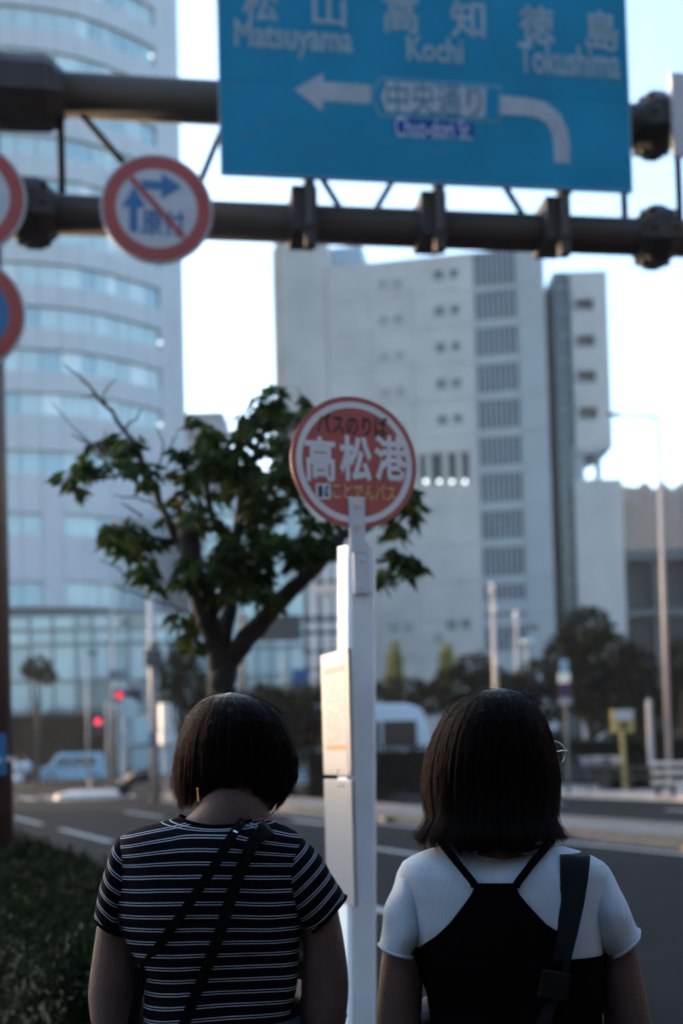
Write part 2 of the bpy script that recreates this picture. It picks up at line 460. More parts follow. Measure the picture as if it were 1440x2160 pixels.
q = MB(); q.tube([((a[0] * .3 + b[0] * .7), 195, zt), ((a[0] * .3 + b[0] * .7), 195, zt + 6)], 0.1, 6); q.build('antenna', STEEL, fb)

# ------------------------------------------------------------------ concrete building, right
ang = math.radians(10)
bE = np.array([math.cos(ang), -math.sin(ang), 0]); bN = np.array([-math.sin(ang), -math.cos(ang), 0])   # along the front (left to right), outwards
BO = at(1180, 1590, 115.0); BO[2] = 0
def bu(px, py=1100): return float((onplane(px, py, BO, bN) - BO) @ bE)
def bz(px, py): return float(onplane(px, py, BO, bN)[2])
bld = thing('concrete_building', BO + bE * bu(900), 'wide pale concrete building with louvred window strip and small paired windows', 'building')
roofz = bz(900, 541); ul = bu(598); us0 = bu(1012); us1 = bu(1106); ur = 0.0
pitchB = bz(1050, 620) - bz(1050, 697)
zL0 = bz(1055, 612)
rows_l = [(zL0 - k * pitchB - pitchB * 0.76, zL0 - k * pitchB) for k in range(0, 9)]
SHADEW = mat('concrete_side', (0.27, 0.275, 0.29), 0.8, 0.06, 0.25, 0.06, 8)  # darker, bluer copy of the concrete, with shade put into the colour
# core volume with chamfered left corner
cor = [(ul + 0.9, -0.4), (ur - 0.3, -0.4), (ur - 0.3, -17), (ul + 0.9, -17)]
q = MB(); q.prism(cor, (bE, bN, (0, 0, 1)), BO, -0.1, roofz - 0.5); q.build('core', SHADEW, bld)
u_t = bu(700)                                            # stair tower left of this, higher than the roof
ztow = bz(640, 505)
q = MB(); q.prism([(ul + 0.75, 0.25), (u_t, 0.25), (u_t, -8), (ul - 1.6, -8), (ul - 1.0, -1.9)], (bE, bN, (0, 0, 1)), BO, -0.1, ztow); q.build('stair_tower', CONCRETE, bld)
q = MB(); q.prism([(ul + 0.70, 0.32), (ul + 0.1, -0.42), (ul - 0.55, -1.0), (ul - 0.05, -0.2), (ul + 0.6, 0.42)], (bE, bN, (0, 0, 1)), BO, 0, ztow + 0.2); q.build('corner_fin', mat('corner_fin_concrete', (0.5, 0.47, 0.43), 0.8, 0.1, 0.5), bld)
# front wall: storey-high concrete panels with open joints
zs = [0.0]; z = rows_l[0][1] + pitchB * 0.12
levels = [z - k * pitchB for k in range(0, 12)]
levels = [roofz] + [l for l in levels if l > 0.5 and l < roofz - 0.5] + [0.0]
usp = [u_t + 0.04, bu(790), bu(880), us0]
opn = (bu(888), bu(992), bz(940, 1022), bz(940, 955))     # recessed loggia
for k in range(len(levels) - 1):
    z1, z0 = levels[k], levels[k + 1]
    for c in range(3):
        u0, u1 = usp[c], usp[c + 1]
        if c == 2 and z0 < opn[2] < z1 or c == 2 and z0 < opn[3] < z1:
            # leave the loggia open
            if z1 > opn[3]: q = MB(); q.span(BO, bE, bN, u0 + .02, u1 - .02, max(z0, opn[3]), z1 - 0.04, -0.4, 0); q.build('wall_panel', CONCRETE, bld)
            if z0 < opn[2]: q = MB(); q.span(BO, bE, bN, u0 + .02, u1 - .02, z0, min(z1 - .04, opn[2]), -0.4, 0); q.build('wall_panel', CONCRETE, bld)
            zz0, zz1 = max(z0, opn[2]), min(z1, opn[3])
            q = MB(); q.span(BO, bE, bN, u0 + .02, opn[0], zz0, zz1, -0.4, 0.002); q.build('wall_panel', CONCRETE, bld)
            q = MB(); q.span(BO, bE, bN, opn[1], u1 - .02, zz0, zz1, -0.4, 0.002); q.build('wall_panel', CONCRETE, bld)
            continue
        q = MB(); q.span(BO, bE, bN, u0 + 0.02, u1 - 0.02, z0, z1 - 0.04, -0.4, 0.0); q.build('wall_panel', CONCRETE, bld)
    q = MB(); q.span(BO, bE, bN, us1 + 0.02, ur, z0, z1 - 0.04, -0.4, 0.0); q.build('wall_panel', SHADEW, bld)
q = MB(); q.span(BO, bE, bN, opn[0], opn[1], opn[2], opn[3], -0.398, -0.37); q.build('loggia_back', mat('loggia_dark', (0.03, 0.03, 0.035), .6), bld)
for f in (0.18, 0.52, 0.8):
    uu = opn[0] + (opn[1] - opn[0]) * f
    q = MB(); q.span(BO, bE, bN, uu - 0.28, uu + 0.28, opn[2], opn[3], -0.365, -0.05); q.build('pillar', CONCRETE, bld)
LAMPW = mat('loggia_lamp', (0.8, 0.85, 0.85), 0.4, 0.02, 1, emit=(0.92, 1.0, 1.0, 0.45))
for px in (897, 926, 953, 980):
    c = onplane(px, 1016, BO + bN * 0.06, bN)
    q = MB(); q.ball(c, 0.2); q.build('globe_lamp', LAMPW, bld, smooth=True)
# louvred strip: recessed dark bays with upright fins
LOUV = mat('louvre_dark', (0.02, 0.026, 0.035), 0.5, 0.15, 0.5)
FIN = mat('louvre_fin', (0.21, 0.23, 0.26), 0.5, 0.1, 0.5)
q = MB(); q.span(BO, bE, bN, us0, us1, 0, roofz, -0.45, -0.32); q.build('louvre_recess', LOUV, bld)
prev = roofz - 0.1
toplv = bz(1055, 600)
for k, (z0, z1) in enumerate([(toplv, roofz)] + rows_l + [(bz(1060, 1300), bz(1060, 1265)), (bz(1060, 1372), bz(1060, 1322))]):
    if k: 
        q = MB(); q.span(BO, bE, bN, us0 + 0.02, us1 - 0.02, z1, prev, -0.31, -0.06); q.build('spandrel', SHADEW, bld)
    prev = z0
    q = MB(); nf = 8
    for i in range(nf + 1):
        uu = us0 + 0.1 + (us1 - us0 - 0.2) * i / nf
        q.span(BO, bE, bN, uu - 0.11, uu + 0.11, z0, z1, -0.30, -0.12)
    tag(q.build('louvre_fins', FIN, bld), kind='stuff')
q = MB(); q.span(BO, bE, bN, us0 + 0.02, us1 - 0.02, 0, prev, -0.31, -0.06); q.build('spandrel', SHADEW, bld)
# small paired windows
DARKPANE = mat('dark_pane', (0.05, 0.06, 0.075), 0.2, 0.1, 0.5)
FAINT = mat('faint_pane', (0.22, 0.225, 0.235), 0.4, 0.1, 0.5)
FRAME = mat('window_frame_grey', (0.3, 0.3, 0.31), 0.6, 0.1, 1)
def small_window(px, py, m, sz=0.42):
    c = onplane(px, py, BO, bN); u = float((c - BO) @ bE); z = c[2]
    q = MB()
    for a0, a1, b0, b1 in ((-sz - .1, sz + .1, sz, sz + .1), (-sz - .1, sz + .1, -sz - .1, -sz), (-sz - .1, -sz, -sz, sz), (sz, sz + .1, -sz, sz)):
        q.span(BO, bE, bN, u + a0, u + a1, z + b0, z + b1, 0.01, 0.14)
    w = q.build('window', FRAME if m is DARKPANE else CONCRETE, bld)
    q = MB(); q.span(BO, bE, bN, u - sz, u + sz, z - sz, z + sz, 0.01, 0.03); q.build('pane', m, w)
for k in range(5):
    y = 580 + k * 76.5
    small_window(924 + k * 2.3, y, DARKPANE); small_window(957 + k * 2.0, y - 3, DARKPANE, 0.36)
    small_window(806 + k * 2, y + 20, FAINT, 0.4); small_window(838 + k * 2, y + 17, FAINT, 0.4)
for px, py, m in ((952, 1318, DARKPANE), (982, 1316, DARKPANE), (830, 1325, FAINT), (862, 1324, FAINT), (925, 1345, FAINT)): small_window(px, py, m)
# roof plant
c = onplane(735, 545, BO - bN * 6, bN)
q = MB(); q.box((c[0], c[1], roofz + 1.0), (3.6, 4, 5.5), (bE, -bN, (0, 0, 1))); q.build('roof_plant', mat('roof_plant_blue', (0.26, 0.32, 0.38), 0.6), bld)
q = MB()
for k in range(5):
    c = BO + bE * (-1.0 - k * 0.8) - bN * 3; q.tube([(c[0], c[1], roofz - .5), (c[0] + 0.6, c[1], roofz + 2.0)], 0.12, 6)
q.build('roof_aerial', STEEL, bld)
# right wing behind the dark slot
GLASSDARK = mat('slot_glass', (0.03, 0.045, 0.05), 0.25, 0.2, 0.4)
WO = at(1185, 1590, 118.0); WO[2] = 0
def wu(px, py=900): return float((onplane(px, py, WO, (0, -1, 0)) - WO)[0])
def wz(py, px=1240): return float(onplane(px, py, WO, (0, -1, 0))[2])
wE = np.array([1.0, 0, 0]); wN = np.array([0, -1.0, 0])
wing = thing('stair_wing', WO + wE * 4, 'narrow concrete stair wing with open landings right of the dark glazed slot', 'building')
q = MB(); q.span(WO, wE, wN, wu(1178), wu(1222), 0, wz(566), -6, -0.8); q.build('glazed_slot', GLASSDARK, wing)
for k in range(14):
    zz = wz(600 + k * 52); q = MB(); q.span(WO, wE, wN, wu(1186), wu(1220), zz - .1, zz + .1, -0.8, -0.72); q.build('transom', MULLION, wing)
x0, x1 = wu(1212), wu(1290)
sl = [wz(p) for p in (655, 732, 807, 884)]
ztopw = wz(572)
cuts = [ztopw] + [s for z in sl for s in (z + 1.25, z)] + [wz(945)]
for k in range(0, len(cuts), 2):
    q = MB(); q.span(WO, wE, wN, x0, x1, cuts[k + 1], cuts[k], -7, 0); q.build('landing_parapet', CONCRETE, wing)
for z in sl:
    q = MB(); q.span(WO, wE, wN, x0, x0 + 0.5, z, z + 1.25, -7, -0.05); q.build('post', SHADEW, wing)
    q = MB(); q.span(WO, wE, wN, x0 + 2.4, x1, z, z + 1.25, -7, -0.02); q.build('end_wall', CONCRETE, wing)
    q = MB(); q.span(WO, wE, wN, x0 + 0.5, x0 + 2.4, z + 0.5, z + 1.25, -6, -1.2); q.build('ceiling', SHADEW, wing)
q = MB(); q.prism([(x0, wz(945)), (x1, wz(945)), (x1, wz(935) - 0.5), (x0 + 2.0, wz(958)), (x0, wz(958))], (wE, (0, 0, 1), wN), WO, -7, 0.02); q.build('soffit', SHADEW, wing)
for px in (1218, 1262):
    q = MB(); q.tube([WO + wE * wu(px) + wN * -1 + np.array([0, 0, wz(1015)]), WO + wE * wu(px) + wN * -1 + np.array([0, 0, wz(940)])], 0.35 if px > 1230 else 0.8, 10); q.build('column', SHADEW, wing)
q = MB(); q.span(WO, wE, wN, x0 - .3, wu(1306), 0, wz(1012), -7, 0.05); q.build('lower_block', CONCRETE, wing)

# dark low building with open decks at the right edge
DK = at(1312, 1590, 150.0); DK[2] = 0
deck = thing('parking_deck', DK + np.array([9, 0, 0]), 'low dark building with open decks and pale slab edges below the hill', 'building')
dz = lambda py: float(onplane(1370, py, DK, (0, -1, 0))[2])
q = MB(); q.span(DK, wE, wN, 0, 26, 0, dz(1178), -14, -2); q.build('core', mat('deck_dark', (0.012, 0.014, 0.018), .7, .2, .3), deck)
for a, b in ((1160, 1182), (1285, 1300), (1395, 1410)):
    q = MB(); q.span(DK, wE, wN, -0.5, 26, dz(b), dz(a), -14, 0.3); q.build('slab', mat('deck_slab', (0.048, 0.056, 0.066), .7, .15, .3), deck)
for u in (0.4, 5, 10, 15):
    q = MB(); q.span(DK, wE, wN, u, u + 0.6, 0, dz(1182) , -1.9, -0.2); q.build('column', MATS['deck_slab'], deck)
# ------------------------------------------------------------------ lettering helper
def text_mesh(body, bold=0.0):
    c = bpy.data.curves.new('lettering', 'FONT'); c.body = body; c.bevel_depth = bold; c.bevel_resolution = 1; c.resolution_u = 3
    o = bpy.data.objects.new('lettering', c); COL.objects.link(o)
    bpy.context.view_layer.update()
    me = bpy.data.meshes.new_from_object(o.evaluated_get(bpy.context.evaluated_depsgraph_get()))
    V = np.array([v.co[:] for v in me.vertices]); Fc = [tuple(p.vertices) for p in me.polygons]
    bpy.data.objects.remove(o); bpy.data.curves.remove(c); bpy.data.meshes.remove(me)
    return V, Fc
class Face:
    """a flat sign face: origin, right axis, up axis, outward normal"""
    def __init__(s, o, e, n):
        s.o = np.array(o, float); s.e = np.array(e, float); s.n = np.array(n, float); s.u = np.array([0, 0, 1.0])
    def ab(s, px, py):
        p = onplane(px, py, s.o, s.n) - s.o; return np.array([p @ s.e, p @ s.u])
    def P(s, a, b, d=0.0): return s.o + s.e * a + s.u * b + s.n * d
    def text(s, body, x0, y0, x1, y1, m, parent, d=0.004, bold=0.0, name='lettering'):
        """fit the lettering between two opposite corners read off the photograph"""
        V, Fc = text_mesh(body, bold)
        lo, hi = V.min(0), V.max(0); A = s.ab(x0, y1); B = s.ab(x1, y0)
        T = (V - lo) / np.maximum(hi - lo, 1e-6)
        Q = MB(); Q.add([s.P(A[0] + t[0] * (B[0] - A[0]), A[1] + t[1] * (B[1] - A[1]), d + t[2] * 0.0012) for t in T], Fc)
        me = bpy.data.meshes.new(name); org = ORIGIN[parent.name]
        me.from_pydata((np.array(Q.v) - org).tolist(), [], Q.f); me.materials.append(m)
        return link(name, me, parent, org)
    def poly(s, pts, d0, d1, m, parent, name):
        q = MB(); q.prism([tuple(s.ab(*p)) for p in pts], (s.e, s.u, s.n), s.o, d0, d1); return q.build(name, m, parent)
    def disc(s, a, b, r0, r1, d0, d1, m, parent, name, seg=64, bevel=0):
        q = MB()
        if r0 <= 0: q.prism([(a + r1 * math.cos(2 * math.pi * k / seg), b + r1 * math.sin(2 * math.pi * k / seg)) for k in range(seg)], (s.e, s.u, s.n), s.o, d0, d1)
        else:
            R = []
            for r, d in ((r0, d0), (r1, d0), (r1, d1), (r0, d1), (r0, d0)):
                R.append([s.P(a + r * math.cos(2 * math.pi * k / seg), b + r * math.sin(2 * math.pi * k / seg), d) for k in range(seg)])
            q.rings(R, cap0=False, cap1=False)
        return q.build(name, m, parent)

# ------------------------------------------------------------------ sign gantry over the road
ga = math.radians(8)
gE = np.array([math.cos(ga), math.sin(ga), 0]); gN = np.array([math.sin(ga), -math.cos(ga), 0])
gA = at(120, 200, 9.2); gA[2] = 0
def gu(px, py): return float((onplane(px, py, gA, gN) - gA) @ gE)
def gz(px, py): return float(onplane(px, py, gA, gN)[2])
zt, zl = gz(800, 240), gz(800, 480)
zt = (gz(300, 205) + gz(1378, 270)) / 2; zl = (gz(160, 450) + gz(1440, 508)) / 2
def gp(u, z, d=0.0): return gA + gE * u + gN * d + np.array([0, 0, z])
u_col = gu(-62, 900)
gantry = thing('sign_gantry', gp(u_col, 0), 'dark brown tubular steel gantry with twin beams carrying road signs', 'gantry')
q = MB(); q.tube([gp(u_col, -0.05), gp(u_col, 4.0), gp(u_col, 8.0)], [0.30, 0.28, 0.26], 24); q.build('column', BROWNRED, gantry, smooth=True)
q = MB(); q.tube([gp(u_col, -0.05), gp(u_col, 0.03)], [0.45, 0.45], 16); q.build('base_plate', BROWN, gantry)
UE = gu(1440, 300) + 4.5
q = MB(); q.tube([gp(u_col + 0.1, zt), gp(UE, zt)], 0.172, 28); q.build('top_beam', BROWN, gantry, smooth=True)
q = MB(); q.tube([gp(u_col + 0.1, zl), gp(UE, zl)], 0.158, 28); q.build('lower_beam', mat('brown_steel_lower', (0.030, 0.023, 0.022), 0.6, 0.25, 2), gantry, smooth=True)
def flange(uc, z, r, R, body=0.0, n=8):
    """octagonal flanged coupling: cones up to a pair of bolted plates, ribs between"""
    q = MB(); w = 0.17
    prof = [(-w - body, r * 1.02), (-0.035 - body, R), (0.035 + body, R), (w + body, r * 1.02)]
    q.tube([gp(uc + d, z) for d, _ in prof], [rr for _, rr in prof], n)
    o = q.build('flange', BROWN, gantry)
    for k in range(n):
        q = MB(); a = 2 * math.pi * (k + 0.5) / n
        c = gp(uc, z + math.sin(a) * R * 0.86, math.cos(a) * R * 0.86); q.tube([c - gE * (0.09 + body), c + gE * (0.09 + body)], 0.02, 6)
        q.build('bolt', BROWN, o)
    for k in range(n):
        q = MB(); a = 2 * math.pi * (k + 1.0) / n
        c = gp(uc, z + math.sin(a) * R * 0.82, math.cos(a) * R * 0.82); q.box(c, (0.26, 0.05, 0.025), (gE, gN * math.cos(a) + np.array([0, 0, math.sin(a)]), np.cross(gE, gN * math.cos(a) + np.array([0, 0, math.sin(a)]))))
        q.build('rib', BROWN, o)
flange(gu(20, 185), zt, 0.175, 0.29, 0.28); flange(gu(70, 445), zl, 0.16, 0.275, 0.03)
flange(gu(1378, 270), zt, 0.175, 0.285, 0.02); flange(gu(1380, 510), zl, 0.16, 0.272, 0.02)
flange(gu(1378, 270) + 4.6, zt, 0.175, 0.26, 0.0); flange(gu(1380, 510) + 4.6, zl, 0.16, 0.245, 0.0)
def bar(p0, p1, r, name='brace'):
    q = MB(); q.tube([gp(*p0), gp(*p1)], r * 1.25, 8); q.build(name, mat('brace_dark_steel', (0.005, 0.004, 0.004), 0.7, spec=0.1), gantry, smooth=True)
for px in (130, 1312, 1428): bar((gu(px, 330), zt - 0.1), (gu(px, 330), zl + 0.1), 0.024, 'strut')
for px0, px1 in ((160, 340), (480, 400), (600, 725), (895, 785), (985, 1110), (1270, 1160)):
    bar((gu(px0, 220), zt - 0.1), (gu(px1, 455), zl + 0.1), 0.022)
q = MB(); q.tube([gp(UE, zt + 0.0), gp(UE + 0.02, zt)], [0.18, 0.12], 16); q.tube([gp(UE, zl), gp(UE + 0.02, zl)], [0.17, 0.12], 16); q.build('end_cap', BROWN, gantry)
# second column beyond the frame carries the far end
q = MB(); q.tube([gp(UE - 0.3, -0.2), gp(UE - 0.3, 8.0)], [0.30, 0.26], 20); q.build('column', BROWNRED, gantry, smooth=True)

# the blue direction board
board = Face(gp(0, 0, 0.34), gE, gN)
A = board.ab(468, 358); B = board.ab(1331, 408)
zb = (A[1] + B[1]) / 2; zT = zb + 2.25
roadsign = thing('direction_sign', board.P((A[0] + B[0]) / 2, zb), 'large blue direction board with white arrow and city names on the gantry', 'road sign')
seam = board.ab(800, 165)[1]
for z0, z1 in ((zb, zb + 0.78), (zb + 0.783, zb + 1.5), (zb + 1.503, zT)):
    q = MB(); q.prism([(A[0], z0), (B[0], z0), (B[0], z1), (A[0], z1)], (gE, (0, 0, 1), gN), board.o, -0.025, 0.0); q.build('board_panel', SIGNBLUE, roadsign)
q = MB()
for a0, a1, z0, z1 in ((A[0] - .012, B[0] + .012, zb - .014, zb), (A[0] - .012, A[0], zb, zT), (B[0], B[0] + .012, zb, zT)):
    q.prism([(a0, z0), (a1, z0), (a1, z1), (a0, z1)], (gE, (0, 0, 1), gN), board.o, -0.03, 0.006)
q.build('edge_trim', mat('board_trim', (0.12, 0.28, 0.38), 0.5), roadsign)
for px in (645, 910, 1165):
    u = gu(px, 440)
    q = MB(); q.box(gp(u, zb + 0.6, 0.26), (0.09, 0.10, 2.3), (gE, gN, (0, 0, 1))); q.build('mount_post', BROWN, roadsign)
    q = MB(); q.box(gp(u - 0.04, zl + 0.02, 0.06), (0.22, 0.40, 0.38), (gE, gN, (0, 0, 1))); q.build('clamp_bracket', BROWN, roadsign, bevel=0.012)
    q = MB(); q.tube([gp(u, zl - 0.16, 0.30), gp(u, zl + 0.26, 0.30)], 0.035, 10); q.build('clamp_rod', DARKBOX, roadsign)
for ch, x0, y0, x1, y1 in (('松', 511, -33, 586, 44), ('山', 659, -14, 728, 54), ('高', 808, -8, 881, 68), ('知', 950, 1, 1021, 80), ('徳', 1095, 14, 1167, 91), ('島', 1234, 25, 1302, 106)):
    board.text(ch, x0, y0, x1, y1, SIGNGREYWHITE, roadsign, bold=0.02)
for s, x0, y0, x1, y1 in (('Matsuyama', 495, 55, 742, 116), ('Kochi', 858, 83, 975, 128), ('Tokushima', 1093, 102, 1305, 155)):
    V, Fc = text_mesh(s, 0.03); A_ = board.ab(x0, y0 + (20 if 'y' in s else 0)); B_ = board.ab(x1, y1)
    board.text(s, x0, y0, x1, y1, SIGNGREYWHITE, roadsign, bold=0.025)
ARW = mat('sign_arrow_white', (0.27, 0.34, 0.40), 0.5, 0.12, 5)
arc = [(1055, 202), (1110, 206), (1150, 216), (1180, 240), (1196, 275), (1201, 310), (1201, 345), (1168, 343), (1167, 308), (1163, 280), (1150, 258), (1130, 248), (1105, 244), (1055, 242)]
board.poly(arc, 0.001, 0.005, ARW, roadsign, 'route_line')
board.poly([(620, 189), (682, 154), (681, 173), (782, 180), (780, 220), (681, 214), (680, 236)], 0.001, 0.005, ARW, roadsign, 'arrow')
LT = mat('sign_light_line', (0.10, 0.26, 0.36), 0.5)
board.poly([(780, 202), (800, 163), (1056, 181), (1054, 260), (798, 246)], 0.001, 0.0035, LT, roadsign, 'name_plate_outline')
board.poly([(785, 202), (803, 168), (1052, 185), (1050, 256), (802, 241)], 0.001, 0.0055, SIGNBLUE, roadsign, 'name_plate')
board.poly([(803, 204), (816, 172), (1024, 187), (1022, 249), (814, 236)], 0.001, 0.0075, ARW, roadsign, 'name_plate_field')
board.text('中央通り', 816, 182, 1014, 240, mat('sign_faded_blue_text', (0.02, 0.13, 0.22), .5), roadsign, d=0.009, bold=0.006)
board.poly([(828, 250), (998, 261), (998, 293), (828, 282)], 0.001, 0.006, mat('plate_blue', (0.003, 0.06, 0.27), .6, spec=.1), roadsign, 'street_name_plate')
board.text('Chuo-dori St.', 833, 254, 993, 289, mat('sign_pale_text', (0.40, 0.50, 0.62), .5), roadsign, d=0.007, bold=0.004)
# old scraped patches where earlier lettering was removed
SCR = mat('sign_scrape', (0.06, 0.18, 0.27), 0.6, 0.4, 20)
for k in range(46):
    px = random.choice((520, 560, 630, 760, 840, 880, 1010, 1050, 1100)) + random.uniform(-35, 45); py = random.choice((170, 250, 290, 315, 330)) + random.uniform(-12, 12)
    if 600 < px < 1210 and py < 262: continue
    l = random.uniform(4, 20); h = random.uniform(1.5, 3.5); t = random.uniform(-0.5, 0.5)
    board.poly([(px, py), (px + l, py + l * t), (px + l, py + l * t + h), (px + 2, py + h)], 0.0005, 0.002, SCR, roadsign, 'scrape_mark')

# pale board at the right edge
b2 = Face(gp(0, 0, 0.30), gE, gN)
a0 = b2.ab(1421, 330)
ns = thing('pale_sign', b2.P(a0[0] + 0.6, a0[1]), 'pale grey sign board cut off by the right edge of the picture', 'road sign')
q = MB(); q.prism([(a0[0], a0[1]), (a0[0] + 1.2, a0[1]), (a0[0] + 1.2, a0[1] + 0.75), (a0[0], a0[1] + 0.75)], (gE, (0, 0, 1), gN), b2.o, -0.03, 0); q.build('board', mat('pale_sign_face', (0.40, 0.43, 0.46), .5, .06, 3), ns, bevel=0.01)
q = MB(); q.box(gp(a0[0] + 0.6, zt + 0.0, 0.15), (0.08, 0.28, 0.9), (gE, gN, (0, 0, 1))); q.build('mount_post', BROWN, ns)
q = MB()
for x in (a0[0] - 0.008, a0[0] + 1.204): q.prism([(x, a0[1]), (x + 0.006, a0[1]), (x + 0.006, a0[1] + .75), (x, a0[1] + .75)], (gE, (0, 0, 1), gN), b2.o, -0.04, 0.01)
q.build('edge_trim', STEEL, ns)

# round prohibition signs
def round_sign(label, cx, cy, kind, off):
    fc = Face(gp(0, 0, off), gE, gN)
    a, b = fc.ab(cx, cy); r = 0.449
    t = thing('round_sign', fc.P(a, b - r), label, 'road sign', 'round prohibition signs on the gantry')
    fc.disc(a, b, 0, r, -0.03, -0.002, ALU, t, 'backing')
    fc.disc(a, b, 0, r - 0.004, -0.002, 0.001, SIGNWHITE, t, 'rim')
    fc.disc(a, b, 0.325, r - 0.018, 0.001, 0.005, SIGNRED, t, 'red_ring')
    fc.disc(a, b, 0, 0.323, 0.001, 0.004, SIGNMIDBLUE if kind == 'blue' else SIGNWHITE, t, 'field')
    return t, fc, a, b
t, fc, a, b = round_sign('round red ringed sign with crossed blue arrows beside the blue board', 331, 440, 'w', 0.30)
fc.poly([(273, 490), (273, 436), (257, 437), (283, 394), (309, 440), (291, 438), (291, 491)], 0.004, 0.007, SIGNMIDBLUE, t, 'up_arrow')
fc.poly([(296, 380), (341, 383), (341, 366), (384, 395), (341, 421), (341, 402), (303, 399)], 0.004, 0.007, SIGNMIDBLUE, t, 'turn_arrow')
fc.text('原付', 298, 445, 390, 496, SIGNMIDBLUE, t, d=0.008, bold=0.02)
fc.poly([(272, 379), (281, 372), (392, 497), (383, 504)], 0.009, 0.012, SIGNRED, t, 'slash')
q = MB(); q.box(gp(gu(331, 440), zl, 0.15), (0.12, 0.26, 0.22), (gE, gN, (0, 0, 1))); q.build('bracket', BROWN, t)
t, fc, a, b = round_sign('upper red ringed white sign on the column cut off by the left edge', -69, 415, 'w', 0.42)
q = MB(); q.box(gp(gu(-69, 415), b, 0.3), (0.12, 0.24, 0.2), (gE, gN, (0, 0, 1))); q.build('bracket', BROWN, t)
t, fc, a, b = round_sign('lower red ringed blue sign on the column cut off by the left edge', -71, 660, 'blue', 0.42)
fc.poly([(-140, 600), (-128, 588), (0, 720), (-12, 732)], 0.006, 0.009, SIGNRED, t, 'slash')
q = MB(); q.box(gp(gu(-71, 660), b, 0.3), (0.12, 0.24, 0.2), (gE, gN, (0, 0, 1))); q.build('bracket', BROWN, t)
# small blue plate low on the column
pf = Face(gp(0, 0, 0.34), gE, gN)
A = pf.ab(-90, 1637); B = pf.ab(13, 1548)
t = thing('column_plate', pf.P((A[0] + B[0]) / 2, A[1]), 'small blue plate with white arrow strapped low on the brown column', 'road sign')
q = MB(); q.prism([(A[0], A[1]), (B[0], A[1]), (B[0], B[1]), (A[0], B[1])], (gE, (0, 0, 1), gN), pf.o, -0.02, 0); q.build('plate', SIGNMIDBLUE, t)
pf.poly([(-60, 1598), (-10, 1598), (-10, 1592), (9, 1603), (-10, 1615), (-10, 1608), (-60, 1608)], 0.001, 0.004, SIGNWHITE, t, 'arrow')
q = MB(); q.tube([gp(u_col, A[1] + 0.1, 0), gp(u_col, A[1] + 0.14, 0)], 0.315, 20); q.build('strap', STEEL, t)

# ------------------------------------------------------------------ bus stop post
YP = 3.65
pa = math.radians(19)
pE = np.array([math.cos(pa), math.sin(pa), 0]); pN = np.array([math.sin(pa), -math.cos(pa), 0])
p0 = at(765, 1600, YP)
lean = np.array([0.026, 0.0, 1.0])              # the post leans a little to the right
def px_(a, z, d): return np.array([p0[0], p0[1], 0]) + lean * z - lean * 0 + pE * a + pN * d - np.array([0.026 * p0[2], 0, 0])
stop = thing('bus_stop', px_(0, 0, 0), 'round red bus stop sign on a square white post between the two women', 'bus stop')
wP, dP = 0.098, 0.118
def zpost(py, px=765): return float(at(px, py, YP)[2])
ztop = zpost(1150)
q = MB()
R = []
for z in (-0.02, 0.5, 1.0, 1.5, ztop):
    k = 0.012
    prof = [(-wP / 2 + k, 0), (wP / 2 - k, 0), (wP / 2, -k), (wP / 2, -dP + k), (wP / 2 - k, -dP), (-wP / 2 + k, -dP), (-wP / 2, -dP + k), (-wP / 2, -k)]
    R.append([px_(a, z + (0.012 if z == ztop and d < -dP / 2 else 0), d) for a, d in prof])
q.rings(R); q.build('post', WHITEPAINT, stop)
q = MB(); q.box(px_(0, 0.04, -dP / 2), (0.42, 0.42, 0.16), (pE, pN, (0, 0, 1))); q.build('base', KERB, stop, bevel=0.03)
df = Face(px_(0, zpost(976), 0.004), pE, pN)
# the disc and its print
ca, cb = df.ab(748, 976); RR = 0.2135
BUSRED = mat('bus_sign_red', (0.37, 0.085, 0.088), 0.45, 0.05, 4)
BUSWHITE = mat('bus_sign_white', (0.60, 0.68, 0.75), 0.45, 0.04, 4)
disc = df.disc(ca, cb, 0, RR, -0.003, 0.0, BUSRED, stop, 'disc', 96)
df.disc(ca, cb, RR * 0.832, RR * 0.928, 0.0006, 0.0016, BUSWHITE, disc, 'white_ring', 96)
df.disc(ca, cb, RR - 0.001, RR + 0.0015, -0.0035, 0.0012, mat('disc_edge', (0.3, 0.09, 0.085), .4), disc, 'rolled_edge', 96)
BK = mat('print_black', (0.022, 0.026, 0.032), 0.5, 0.1, 5)
df.text('バスのりば', 668, 881, 816, 913, BK, disc, d=0.0018, bold=0.018)
for ch, x0, x1 in (('高', 644, 706), ('松', 717, 782), ('港', 790, 855)): df.text(ch, x0, 922, x1, 1014, BUSWHITE, disc, d=0.0018, bold=0.03)
df.text('ことでんバス', 701, 1025, 833, 1052, mat('print_gold', (0.62, 0.42, 0.16), .5), disc, d=0.0018, bold=0.022)
df.poly([(666, 1020), (697, 1020), (697, 1053), (666, 1053)], 0.0008, 0.0016, BUSWHITE, disc, 'logo_field')
df.poly([(670.5, 1024.5), (680.5, 1024.5), (679, 1031), (681.5, 1036.5), (679.5, 1043), (680.5, 1048.5), (670.5, 1048.5)], 0.0016, 0.0022, mat('logo_navy', (0.012, 0.018, 0.05), .5), disc, 'logo')
df.poly([(687, 1024.5), (694, 1024.5), (691.5, 1031), (690, 1036.5), (692, 1042), (693.5, 1048.5), (685, 1048.5), (683.5, 1042), (685.5, 1036), (684.5, 1031)], 0.0016, 0.0022, mat('logo_blue', (0.01, 0.11, 0.34), .5), disc, 'logo')
